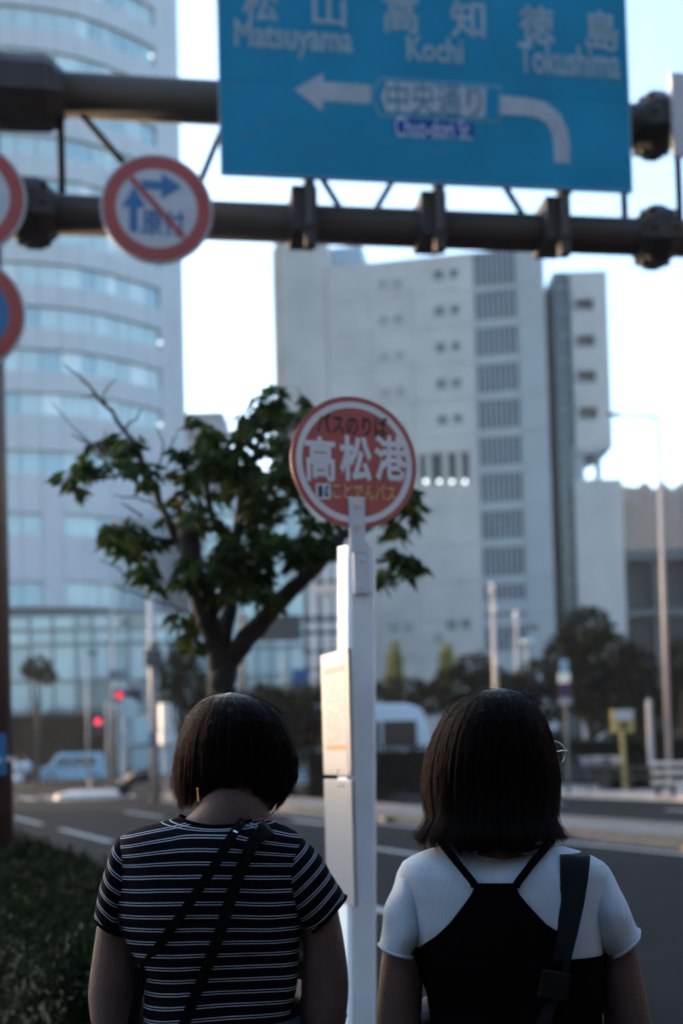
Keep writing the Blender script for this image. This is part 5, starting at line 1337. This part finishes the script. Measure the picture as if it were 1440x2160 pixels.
# ---- hair
def hair_mat():
    m = bpy.data.materials.new('dark_brown_hair'); m.use_nodes = True; nt = m.node_tree
    nt.nodes.remove(nt.nodes['Principled BSDF'])
    h = nt.nodes.new('ShaderNodeBsdfHairPrincipled'); h.parametrization = 'ABSORPTION'; h.inputs['Absorption Coefficient'].default_value = (2.7, 7.4, 17)
    
    h.inputs['Roughness'].default_value = 0.38; h.inputs['Radial Roughness'].default_value = 0.4; h.inputs['IOR'].default_value = 1.14
    nt.links.new(h.outputs[0], nt.nodes['Material Output'].inputs['Surface']); return m
HAIRM = hair_mat()
HAIRCAP = mat('hair_under_layer', (0.0018, 0.0012, 0.001), 0.9, 0.3, 40, 0.5, 200, spec=0.03)
def hair_object(t, rows, yc, hem, n_str, seed, flick=0.0, wisp=600, tilt=0.0):
    """rows: (photo row, left, right, half depth, depth shift); hem(theta) = photo row where the hair ends"""
    r_ = np.random.default_rng(seed)
    py = np.array([r[0] for r in rows], float); xl = np.array([r[1] for r in rows], float); xr = np.array([r[2] for r in rows], float); bb = np.array([r[3] for r in rows], float); yo = np.array([r[4] for r in rows], float)
    def S(th, p, k=1.0):
        a = np.interp(p, py, xl); c = np.interp(p, py, xr); b = np.interp(p, py, bb); y0 = yc + np.interp(p, py, yo)
        cx = (a + c) / 2 + (c - a) / 2 * np.cos(th) * k
        y = y0 + b * np.sin(th) * k
        return at(cx, p, y)
    def arc_param(p0, p1, m):
        # denser near the crown
        s = np.linspace(0, 1, m) ** 1.5
        return p0 + (p1 - p0) * s
    nT = 56; m = 22
    R = []
    ths = np.linspace(0, 2 * math.pi, nT, endpoint=False)
    for j in range(m):
        ring_ = []
        for th in ths:
            h = hem(th) - 6; p = arc_param(py[0] + 3, h, m)[j]; ring_.append(S(th, p, 0.955))
        R.append(ring_)
    # tuck the hem inwards so that the shell is closed
    R.append([S(th, hem(th) - 14, 0.72) for th in ths])
    org = ORIGIN[t.name]
    q = MB(); q.rings(R); cap = q.build('hair', HAIRCAP, t, smooth=True)
    npt = 18; pos = np.zeros((n_str + wisp, npt, 3)); rad = np.zeros((n_str + wisp, npt))
    clump = r_.random(220) * 2 * math.pi; cl_len = r_.normal(size=220) * 10; cl_k = r_.normal(size=220)
    for i in range(n_str):
        ci = r_.integers(220); th = clump[ci] + r_.normal() * 0.035
        lay = 0.955 + 0.05 * r_.random()
        h = hem(th) + cl_len[ci] * 0.8 + r_.normal() * 6; out = 0.05 * abs(r_.normal()) * (r_.random() < 0.12)
        h = h - abs(r_.normal()) * 10 * (r_.random() < 0.3)
        p0 = py[0] + abs(r_.normal()) * 1.5 + (r_.random() ** 2) * 40 * (r_.random() < 0.45)
        P_ = arc_param(p0, h, npt); w = r_.normal() * 0.02; ph = r_.random() * 6
        for j in range(npt):
            u = j / (npt - 1)
            th2 = th + w * math.sin(u * 3 + ph) * u + (1 - u) ** 3 * r_.normal() * 0.05
            k = lay + 0.010 * cl_k[ci] * math.sin(u * 2.6) + out * u ** 3 + flick * max(0, u - 0.86) * (0.5 + abs(math.cos(th)))
            pos[i, j] = S(th2, P_[j], k)
        rad[i] = np.interp(np.linspace(0, 1, npt), [0, 0.1, 0.8, 1], [0.00030, 0.00055, 0.0005, 0.00012])
    for i in range(n_str, n_str + wisp):
        th = r_.random() * 2 * math.pi; top = r_.random() < 0.6
        p0 = py[0] + (r_.random() * 60 if top else 60 + r_.random() * 180); ln = 10 + r_.random() * 40
        d = r_.normal(size=3) * 0.5 + np.array([0, 0, 0.5 if top else -0.2])
        for j in range(npt):
            u = j / (npt - 1); a = S(th, p0 + ln * u, 1.0); pos[i, j] = a + (d * 0.045 * u ** 1.7 * (0.4 + r_.random() * 0.02)) + np.array([0, 0, 0.004 * u if top else 0])
        rad[i] = np.linspace(0.00055, 0.00018, npt)
    hc = bpy.data.hair_curves.new('hair_strands'); hc.add_curves([npt] * (n_str + wisp))
    hc.attributes['position'].data.foreach_set('vector', (pos - org).astype(np.float32).ravel())
    ra = hc.attributes.get('radius') or hc.attributes.new('radius', 'FLOAT', 'POINT'); ra.data.foreach_set('value', rad.astype(np.float32).ravel())
    hc.materials.append(HAIRM)
    o = bpy.data.objects.new('hair_strands', hc); COL.objects.link(o); o.parent = cap; o['kind'] = 'stuff'
    ORIGIN[o.name] = org
    return cap
def ribbon(name, pts, wid, m, parent, T=None, thick=0.0025, edge=None, off=0.0135):
    """strap that lies on the back: points (px, py) with width in pixels; trailing 3-D points allowed"""
    L = []; Rr = []
    W_ = list(wid) if hasattr(wid, '__len__') else [wid] * len(pts)
    P = []; W2 = []
    for i, p in enumerate(pts):
        P.append(np.array(p, float) if len(p) == 3 else T.back(p[0], p[1], off)); W2.append(W_[i])
        if len(p) == 2 and i + 1 < len(pts) and len(pts[i + 1]) == 2:
            for t_ in np.linspace(0, 1, 7)[1:-1]:
                P.append(T.back(p[0] + (pts[i + 1][0] - p[0]) * t_, p[1] + (pts[i + 1][1] - p[1]) * t_, off)); W2.append(W_[i] + (W_[i + 1] - W_[i]) * t_)
    W_ = W2
    # resample
    n = len(P); tt = np.linspace(0, n - 1, n * 3); P = np.array(P); Q = np.stack([np.interp(tt, range(n), P[:, k]) for k in range(3)], 1); WW = np.interp(tt, range(n), W_)
    V = []
    for i in range(len(Q)):
        tn = Q[min(i + 1, len(Q) - 1)] - Q[max(i - 1, 0)]; tn /= np.linalg.norm(tn) + 1e-9
        view = Q[i] - EYE; nv = -view / np.linalg.norm(view)
        nv = nv - tn * (nv @ tn); nv /= np.linalg.norm(nv) + 1e-9
        s_ = np.cross(tn, nv); h = WW[i] / F * YW / 2
        V.append([Q[i] - s_ * h, Q[i] + s_ * h, Q[i] + s_ * h + nv * thick, Q[i] - s_ * h + nv * thick])
    q = MB(); q.rings(V); return q.build(name, m, parent)

# ================================================================== woman in the striped shirt
wl0 = at(462, 1900, YW); wl0[2] = 0
wL = thing('person', wl0, 'woman with a short brown bob in a black and white striped t-shirt, head bowed', 'person', 'women waiting at the bus stop')
TL = Torso([(1724, 378, 552, .064), (1732, 345, 578, .074), (1742, 306, 602, .083), (1753, 276, 622, .089), (1767, 256, 637, .095), (1790, 250, 640, .100), (1850, 248, 638, .108), (1910, 247, 637, .112), (1960, 258, 637, .110), (2010, 284, 634, .105), (2060, 300, 628, .100), (2110, 306, 621, .098), (2160, 308, 613, .098), (2250, 302, 622, .106), (2340, 292, 632, .114)])
STRIPE = striped_material()
rows_ = list(np.linspace(1724, 1770, 12)) + list(np.linspace(1778, 2340, 90))
R = []; st = []
for py in rows_:
    r = TL.ring(py, 96, dip=0.016 * max(0, 1 - (py - 1724) / 70)); R.append(r)
R = wrinkle(R, 0.010, (6, 6, 20), 1.0, 0.95, 1.25)
zref = at(446, 1768, YW)[2]
for r in R:
    cxm = np.mean([p[0] for p in r])
    for p in r:
        dx = p[0] - cxm
        low = max(0.0, (1.13 - p[2]) / 0.2); shd = max(0.0, (p[2] - zref + 0.05) / 0.09)
        st.append(p[2] - zref + 0.10 + dx * 0.026 - 0.0 + (0.30 * min(shd, 1) * max(0, abs(dx) - 0.05)) * 1.0 - 0.010 * (1 - (dx / 0.2) ** 2) * (p[1] < YW) - 0.012 * low * math.sin(dx * 15 + 0.6) * (0.6 + 0.6 * max(0, dx / 0.15)) + 0.0016 * mnoise.noise((p[0] * 14, p[2] * 9, 3.0)))
shirt = cloth('tshirt', R, STRIPE, wL, st)
def sleeve(pairs, mat_, parent, T_shirt, seed, strp=True, amp=0.004, n=56):
    Rr = refine([pair_ring(o, i, b, YW, n) for o, i, b in pairs], 7); Rr = wrinkle(Rr, amp, (16, 16, 16), seed)
    c0 = np.mean(Rr[0], 0); s_ = []; acc = 0; prev = c0; sgn = 1 if np.mean(Rr[-1], 0)[0] > c0[0] else -1; axis = np.array([0.66 * sgn, 0.12, -0.74])
    for r in Rr:
        c = np.mean(r, 0); acc += np.linalg.norm(c - prev); prev = c
        for k, p in enumerate(r): s_.append((p - c0) @ axis * 1.05 + 0.002 * mnoise.noise((p[0] * 20, p[1] * 20, p[2] * 20)))
    o = cloth('sleeve', Rr, mat_, parent, s_ if strp else None)
    # turned hem
    e0 = Rr[-1]; c = np.mean(e0, 0)
    e1 = [p + (c - np.mean(Rr[-4], 0)) / np.linalg.norm(c - np.mean(Rr[-4], 0)) * 0.003 for p in e0]
    q = MB(); q.tube(list(e1) + [e1[0]], 0.0035, 6, caps=False); q.build('hem', BLACKCLOTH if strp else mat_, o, smooth=True)
    return o
sleeve([((268, 1757), (318, 1880), .050), ((248, 1772), (272, 1925), .064), ((232, 1808), (262, 1945), .066), ((217, 1855), (264, 1955), .064), ((206, 1900), (270, 1962), .062), ((203, 1928), (274, 1968), .061)], STRIPE, shirt, TL, 5.0)
sleeve([((624, 1759), (575, 1880), .050), ((645, 1774), (622, 1930), .064), ((670, 1800), (632, 1948), .066), ((696, 1838), (640, 1957), .064), ((718, 1872), (648, 1961), .062), ((727, 1888), (653, 1964), .061)], STRIPE, shirt, TL, 9.0)
# collar band
for kk in (1, 2):
    q = MB(); lp = [p + (p - np.mean(R[kk], 0)) * np.array([0.008, 0.02, 0]) for p in R[kk]]; q.tube(list(lp) + [lp[0]], 0.0011, 5, caps=False); q.build('collar_stripe', mat('stripe_white', (0.30, 0.35, 0.42), .8), shirt)
top = R[0]; q = MB(); q.rings([[p + np.array([0, 0, dz]) + (p - np.mean(top, 0)) * np.array([k, k, 0]) for p in top] for dz, k in ((-0.006, 0.012), (0.004, 0.004), (0.006, -0.02), (-0.002, -0.03))], cap0=False, cap1=False); q.build('collar', BLACKCLOTH, shirt, smooth=True)
hx = lambda px, py, dy=0.0: at(px, py, YW + dy)
headL = [(hx(497, 1580, .05), (0.085, 0.098, 0.112)), (hx(505, 1610, .06), (0.078, 0.09, 0.095)), (hx(535, 1672, .10), (0.045, 0.055, 0.050)), (hx(552, 1696, .105), (0.020, 0.026, 0.024)), (hx(575, 1640, .155), (0.014, 0.016, 0.02)), (hx(400, 1640, .05), (0.012, 0.02, 0.03)), (hx(596, 1640, .06), (0.010, 0.02, 0.03))]
neckL = [((425, 1600), (556, 1600), .056, .03), ((424, 1650), (556, 1650), .056, .022), ((420, 1690), (560, 1690), .057, .008), ((408, 1710), (566, 1710), .057, .004), ((388, 1728), (572, 1728), .058, .004), ((345, 1755), (600, 1755), .062, 0.004), ((310, 1800), (612, 1800), .065, 0.004)]
armL_ = [((262, 1775), (330, 1850), .046), ((232, 1830), (282, 1925), .046), ((214, 1905), (284, 1950), .045), ((205, 1955), (290, 1968), .045), ((193, 2040), (294, 2046), .047), ((187, 2095), (297, 2098), .047), ((192, 2155), (298, 2155), .046)]
armR_ = [((630, 1775), (570, 1850), .046), ((668, 1825), (618, 1925), .046), ((702, 1890), (634, 1945), .045), ((714, 1925), (640, 1962), .045), ((728, 2000), (638, 2030), .046), ((736, 2075), (634, 2085), .046), ((731, 2145), (634, 2148), .046)]
eL = hx(245, 2150); eR = hx(682, 2145); wLp = hx(380, 2060, .30); wRp = hx(540, 2055, .30)
woman_body(wL, TL, neckL, armL_, armR_, headL, wl0[0], [(eL, wLp, .04), (eR, wRp, .04)], [(wLp, (0.35, 0.9, 0.1), (0.9, -0.35, 0.2), (0.3, 0, 0.9)), (wRp, (-0.35, 0.9, 0.1), (-0.9, -0.35, 0.2), (-0.3, 0, 0.9))])
for dpx in (562, 588):
    q = MB(); q.ball(hx(dpx - 6, 1622, .148), 0.011); q.build('eye', mat('eye', (0.3, 0.3, 0.3), .2), wL, smooth=True)
q = MB(); q.ball(hx(568, 1664, .150), (0.018, 0.008, 0.006)); q.build('lips', mat('lips', (0.25, 0.09, 0.08), .4), wL, smooth=True)
rowsH = [(1461, 484, 492, .008, .03), (1465, 458, 515, .030, .03), (1471, 438, 538, .052, .03), (1482, 420, 561, .072, .03), (1500, 404, 583, .090, .032), (1525, 390, 602, .102, .034), (1560, 377, 617, .108, .036), (1600, 371, 626, .106, .038), (1640, 371, 623, .092, .040), (1665, 373, 613, .080, .042), (1695, 376, 592, .074, .044), (1720, 378, 580, .070, .05)]
def hemL(th):
    th = (th + math.pi) % (2 * math.pi) - math.pi
    back = math.exp(-((th + math.pi / 2 + 0.02) / 0.62) ** 2)
    lft = math.exp(-((abs(th) - math.pi) / 0.5) ** 2)
    return 1692 - 44 * back - 2 * lft
hair_object(wL, rowsH, YW, hemL, 9000, 3)
q = MB(); M_ = mat('thin_metal', (0.5, 0.5, 0.52), 0.2, 0.02, 1, metal=1.0)
def spectacles(t, c, f, r, gap):
    f = np.array(f, float); f /= np.linalg.norm(f); s_ = np.cross(f, Zv); s_ /= np.linalg.norm(s_); u = np.cross(s_, f)
    g = MB(); lens = []
    for k in (0, 1):
        cc = np.array(c) - s_ * gap * k
        g.tube([cc + (s_ * math.cos(a) + u * math.sin(a)) * r for a in np.linspace(0, 2 * math.pi, 33)], 0.0011, 6, caps=False); lens.append(cc)
    g.tube([lens[0] - s_ * r + u * 0.004, (lens[0] + lens[1]) / 2 + u * 0.010 + f * 0.003, lens[1] + s_ * r + u * 0.004], 0.0012, 6)
    h0 = lens[0] + s_ * r + u * 0.006; h1 = lens[1] - s_ * r + u * 0.006
    for h in (h0, h1):
        sg = 1 if h is h0 else -1
        g.tube([h, h + s_ * 0.006 * sg - f * 0.004, h + s_ * 0.003 * sg - f * 0.05, h - s_ * 0.004 * sg - f * 0.11 - u * 0.004], 0.0014, 6)
    o = g.build('eyeglasses', M_, t, smooth=True)
    gm = mat('clear_lens', (0.9, 0.92, 0.95), 0.02, 0.0, 1, trans=1.0)
    for cc in lens:
        g = MB(); g.prism([(math.cos(a) * r * .97, math.sin(a) * r * .97) for a in np.linspace(0, 2 * math.pi, 28, endpoint=False)], (s_, u, f), cc, -0.0006, 0.0006); g.build('lens', gm, o)
spectacles(wL, hx(566, 1700, .12), (0.62, 0.70, -0.42), 0.024, 0.062)
# earring chain below the left ear
q = MB()
for k in range(6): q.ball(hx(417 + 0.4 * k, 1664 + 5 * k, -.035), 0.0022, 8, 5)
q.build('earring', mat('gold', (0.55, 0.36, 0.12), .3, metal=1.0), wL)
# skirt below the shirt, out of the picture
zs_ = [0.95, 0.86, 0.7, 0.5, 0.42]; cloth('skirt', [[np.array([wl0[0] + a_ * math.cos(k * 2 * math.pi / 48), YW + b_ * math.sin(k * 2 * math.pi / 48), z]) for k in range(48)] for z, a_, b_ in zip(zs_, (0.15, 0.19, 0.21, 0.23, 0.24), (0.11, 0.14, 0.16, 0.18, 0.19))], mat('navy_cloth', (0.01, 0.012, 0.02), .9), wL)
for s_ in (-1, 1):
    q = MB(); q.tube([(wl0[0] + s_ * 0.082, YW - 0.09, 0.03), (wl0[0] + s_ * 0.084, YW + 0.03, 0.035), (wl0[0] + s_ * 0.09, YW + 0.13, 0.03), (wl0[0] + s_ * 0.092, YW + 0.20, 0.02)], [0.040, 0.047, 0.045, 0.022], 14); q.build('shoe', BLACKPLASTIC, wL, smooth=True)
# cross-body bag: two runs of strap over the back
bagL = thing('crossbody_bag', (wl0[0] - 0.2, YW, 0.78), 'black bag with two thin straps crossing the back of the striped shirt', 'bag')
STRAP = mat('black_strap', (0.0018, 0.0018, 0.002), 0.6, 0.2, 40, spec=0.06)
s1 = ribbon('strap', [tuple(hx(520, 1722, 0.02)), (507, 1738), (487, 1768), (450, 1830), (400, 1905), (350, 1975), (305, 2040), tuple(hx(290, 2110, -.07)), tuple(hx(262, 2240, -.05)), (wl0[0] - 0.2, YW - 0.03, 0.84)], [18, 19, 19, 19, 19, 19, 20, 20, 20, 20], STRAP, bagL, TL)
s2 = ribbon('strap', [tuple(hx(572, 1737, 0.03)), (562, 1748), (535, 1775), (510, 1830), (488, 1890), (468, 1955), (448, 2010), (428, 2065), (408, 2110), (390, 2158), (350, 2240), (wl0[0] - 0.17, YW - 0.04, 0.82)], [34, 34, 26, 24, 24, 24, 23, 23, 22, 22, 22, 22], STRAP, bagL, TL)
b0, b1 = TL.back(508, 1734, .012), TL.back(498, 1752, .014)
q = MB(); d_ = (b0 - b1) / np.linalg.norm(b0 - b1); sd_ = np.cross(d_, (0, -1, 0)); q.box((b0 + b1) / 2, (0.0085, 0.005, 0.024), (sd_, np.cross(d_, sd_), d_)); q.build('buckle', mat('dark_metal', (0.12, 0.13, 0.13), .3, metal=.9), s1, bevel=0.0015)
q = MB(); q.box(b1 - d_ * 0.004 - np.array([0, 0.002, 0]), (0.012, 0.006, 0.004), (sd_, np.cross(d_, sd_), d_)); q.build('slider', M_, s1)
q = MB(); q.box((wl0[0] - 0.245, YW - 0.02, 0.77), (0.08, 0.22, 0.16)); q.build('pouch', STRAP, bagL, bevel=0.02)

# ================================================================== woman in the black pinafore
wr0 = at(1068, 1900, YW); wr0[2] = 0
wR = thing('person', wr0, 'woman with a dark chin length bob in a white t-shirt and black pinafore dress', 'person', 'women waiting at the bus stop')
TR = Torso([(1777, 952, 1156, .066), (1786, 922, 1190, .076), (1796, 893, 1225, .084), (1806, 870, 1248, .089), (1818, 852, 1268, .094), (1838, 842, 1279, .099), (1880, 846, 1277, .106), (1940, 856, 1272, .111), (2000, 872, 1266, .111), (2050, 893, 1262, .106), (2095, 909, 1258, .102), (2160, 918, 1256, .102), (2250, 906, 1268, .110), (2340, 890, 1284, .118)])
WHITE = rib_material()
R = [TR.ring(py, 96, dip=0.022 * max(0, 1 - (py - 1777) / 75)) for py in list(np.linspace(1777, 1822, 12)) + list(np.linspace(1830, 2200, 50))]
R = wrinkle(R, 0.004, (8, 8, 12), 4.0)
shirtR = cloth('tshirt', R, WHITE, wR)
sleeve([((862, 1816), (915, 1950), .052), ((842, 1830), (892, 1985), .066), ((828, 1870), (884, 1998), .068), ((814, 1920), (880, 2004), .066), ((803, 1964), (879, 2008), .062), ((799, 1990), (880, 2012), .060)], WHITE, shirtR, TR, 2.0, False, 0.011)
sleeve([((1258, 1816), (1205, 1950), .052), ((1280, 1826), (1238, 1985), .066), ((1301, 1864), (1250, 2000), .070), ((1321, 1903), (1260, 2008), .068), ((1338, 1940), (1268, 2013), .064), ((1346, 1958), (1273, 2016), .062)], WHITE, shirtR, TR, 7.0, False, 0.011)
top = R[0]; q = MB(); q.rings([[p + np.array([0, 0, dz]) + (p - np.mean(top, 0)) * np.array([k, k, 0]) for p in top] for dz, k in ((-0.014, 0.016), (0.003, 0.006), (0.005, -0.02), (-0.004, -0.03))], cap0=False, cap1=False); q.build('collar', WHITE, shirtR, smooth=True)
headR = [(hx(1040, 1590, .03), (0.09, 0.105, 0.12)), (hx(1050, 1650, .06), (0.072, 0.08, 0.085)), (hx(1062, 1712, .10), (0.030, 0.03, 0.026)), (hx(1062, 1640, .155), (0.014, 0.02, 0.02)), (hx(946, 1630, .03), (0.010, 0.02, 0.03)), (hx(1134, 1630, .03), (0.010, 0.02, 0.03))]
neckR = [((985, 1640), (1110, 1640), .055, .01), ((985, 1740), (1112, 1740), .056, .004), ((972, 1778), (1125, 1778), .060, -.002), ((935, 1800), (1165, 1800), .07, -.002), ((905, 1840), (1215, 1840), .074, 0), ((900, 1880), (1220, 1880), .07, 0)]
aL = [((862, 1830), (930, 1910), .046), ((830, 1885), (895, 1965), .047), ((813, 1960), (886, 2000), .046), ((806, 2002), (890, 2012), .046), ((799, 2065), (892, 2070), .047), ((795, 2110), (890, 2114), .047), ((793, 2165), (888, 2168), .046), ((796, 2205), (888, 2205), .045)]
aR = [((1262, 1830), (1195, 1910), .046), ((1300, 1885), (1240, 1965), .047), ((1327, 1958), (1262, 2002), .046), ((1338, 1992), (1264, 2016), .046), ((1351, 2050), (1264, 2062), .047), ((1362, 2102), (1268, 2112), .047), ((1374, 2165), (1276, 2172), .046), ((1376, 2210), (1286, 2212), .045)]
eL = hx(842, 2200); eR = hx(1330, 2205); wLp = hx(985, 2078, .28); wRp = hx(1150, 2078, .28)
woman_body(wR, TR, neckR, aL, aR, headR, wr0[0], [(eL, wLp, .04), (eR, wRp, .04)], [(wLp, (0.35, 0.9, 0.1), (0.9, -0.35, 0.2), (0.3, 0, 0.9)), (wRp, (-0.35, 0.9, 0.1), (-0.9, -0.35, 0.2), (-0.3, 0, 0.9))])
for dpx in (1040, 1090):
    q = MB(); q.ball(hx(dpx, 1615, .135), 0.011); q.build('eye', mat('eye', (0.3, 0.3, 0.3), .2), wR, smooth=True)
q = MB(); q.ball(hx(1064, 1685, .14), (0.02, 0.008, 0.007)); q.build('lips', mat('lips', (0.25, 0.09, 0.08), .4), wR, smooth=True)
rowsR = [(1451, 1048, 1056, .008, .02), (1455, 1018, 1082, .030, .02), (1461, 998, 1100, .050, .02), (1472, 974, 1118, .070, .02), (1490, 952, 1134, .088, .022), (1515, 932, 1149, .102, .024), (1545, 916, 1161, .110, .026), (1580, 904, 1170, .114, .028), (1620, 896, 1176, .114, .03), (1660, 894, 1177, .110, .03), (1700, 901, 1173, .104, .02), (1732, 906, 1168, .100, .008), (1752, 892, 1180, .102, -.002), (1768, 876, 1196, .105, -.008), (1800, 892, 1182, .102, -.012), (1830, 920, 1160, .09, -.01)]
def hemR(th):
    th = (th + math.pi) % (2 * math.pi) - math.pi
    back = math.exp(-((th + math.pi / 2) / 0.95) ** 2)
    return 1766 + 28 * back - 12 * math.exp(-(th / 0.5) ** 2)
hair_object(wR, rowsR, YW, hemR, 9500, 11, flick=0.10)
spectacles(wR, hx(1164, 1590, .14), (0.40, 0.91, 0.0), 0.0265, 0.066)
# pinafore: racer back panel above, full skirt below
DR = BLACKCLOTH
dress = cloth('pinafore', [TR.ring(py, 96, grow=0.006) for py in np.linspace(2003, 2340, 40)] + [[np.array([wr0[0] + a_ * math.cos(k * 2 * math.pi / 96), YW + b_ * math.sin(k * 2 * math.pi / 96), z]) for k in range(96)] for z, a_, b_ in ((0.70, 0.22, 0.17), (0.5, 0.25, 0.20), (0.38, 0.26, 0.21))], DR, wR)
Ly = [1863, 1872, 1885, 1905, 1925, 1950, 1975, 2004]; Lx = [1000, 999, 994, 980, 965, 945, 918, 874]; Rx_ = [1089, 1090, 1094, 1110, 1128, 1152, 1192, 1264]
V = []; nu = 40; ys_ = list(np.linspace(1863, 2070, 60))
for y in ys_:
    l = np.interp(y, Ly, Lx); r = np.interp(y, Ly, Rx_)
    if y > 2004: l, r = TR.row(y)[0] + 3, TR.row(y)[1] - 3
    V.append([TR.back(l + (r - l) * k / (nu - 1), y, 0.0065) for k in range(nu)])
q = MB(); q.rings(V, close=False, cap0=False, cap1=False); pnl = q.build('back_panel', DR, dress, smooth=True)
md = pnl.modifiers.new('thickness', 'SOLIDIFY'); md.thickness = 0.003
ribbon('shoulder_strap', [(1001, 1872), (998, 1862), (968, 1825), (940, 1790), tuple(hx(930, 1776, 0.02)), tuple(hx(935, 1800, 0.11))], 15, DR, dress, TR, off=0.0055)
ribbon('shoulder_strap', [(1087, 1872), (1091, 1862), (1118, 1826), (1148, 1790), tuple(hx(1162, 1772, 0.02)), tuple(hx(1160, 1800, 0.11))], 16, DR, dress, TR, off=0.0055)
for s_ in (-1, 1):
    q = MB(); q.tube([(wr0[0] + s_ * 0.082, YW - 0.09, 0.03), (wr0[0] + s_ * 0.084, YW + 0.03, 0.035), (wr0[0] + s_ * 0.09, YW + 0.13, 0.03), (wr0[0] + s_ * 0.092, YW + 0.20, 0.02)], [0.040, 0.047, 0.045, 0.022], 14); q.build('shoe', BLACKPLASTIC, wR, smooth=True)
bagR = thing('shoulder_bag', (wr0[0] + 0.12, YW - 0.1, 0.74), 'black bag on a wide strap over the right shoulder of the pinafore woman', 'bag')
WEB = mat('dark_webbing', (0.004, 0.005, 0.0075), 0.6, 0.2, 60, 0.4, 500, spec=0.12)
sw = ribbon('strap', [tuple(hx(1212, 1815, 0.10)), tuple(hx(1212, 1794, 0.03)), (1212, 1808), (1210, 1850), (1203, 1905), (1193, 1960), (1184, 2005), (1176, 2055), (1166, 2095)], [60, 60, 60, 56, 52, 48, 44, 40, 38], WEB, bagR, TR, 0.003, off=0.011)
q = MB(); c = TR.back(1168, 2078, 0.022); q.box(c, (0.054, 0.010, 0.052), (np.array([.97, 0, -.2]), Yv, np.array([.2, 0, .97]))); q.build('strap_keeper', mat('keeper_leather', (0.005, 0.0062, 0.007), .45, .2, 40, spec=.15), sw, bevel=0.004)
ribbon('strap', [(1166, 2095), (1150, 2140), (1140, 2200), tuple(hx(1150, 2330, -.125)), (wr0[0] + 0.1, YW - 0.15, 0.8)], [30, 28, 26, 26, 26], WEB, bagR, TR, 0.003, off=0.012)
q = MB(); q.box((wr0[0] + 0.12, YW - 0.17, 0.72), (0.30, 0.10, 0.22)); q.build('pouch', WEB, bagR, bevel=0.03)

# ------------------------------------------------------------------ thin evening haze over the street
hz = bpy.data.materials.new('haze'); hz.use_nodes = True; nt = hz.node_tree; nt.nodes.remove(nt.nodes['Principled BSDF'])
pv = nt.nodes.new('ShaderNodeVolumePrincipled'); pv.inputs['Color'].default_value = (0.93, 0.95, 1.0, 1); pv.inputs['Density'].default_value = 0.00032; pv.inputs['Anisotropy'].default_value = 0.3
nt.links.new(pv.outputs[0], nt.nodes['Material Output'].inputs['Volume'])
q = MB(); q.box((60, 280, 72), (800, 720, 146.4)); tag(q.build('haze', hz), kind='stuff')
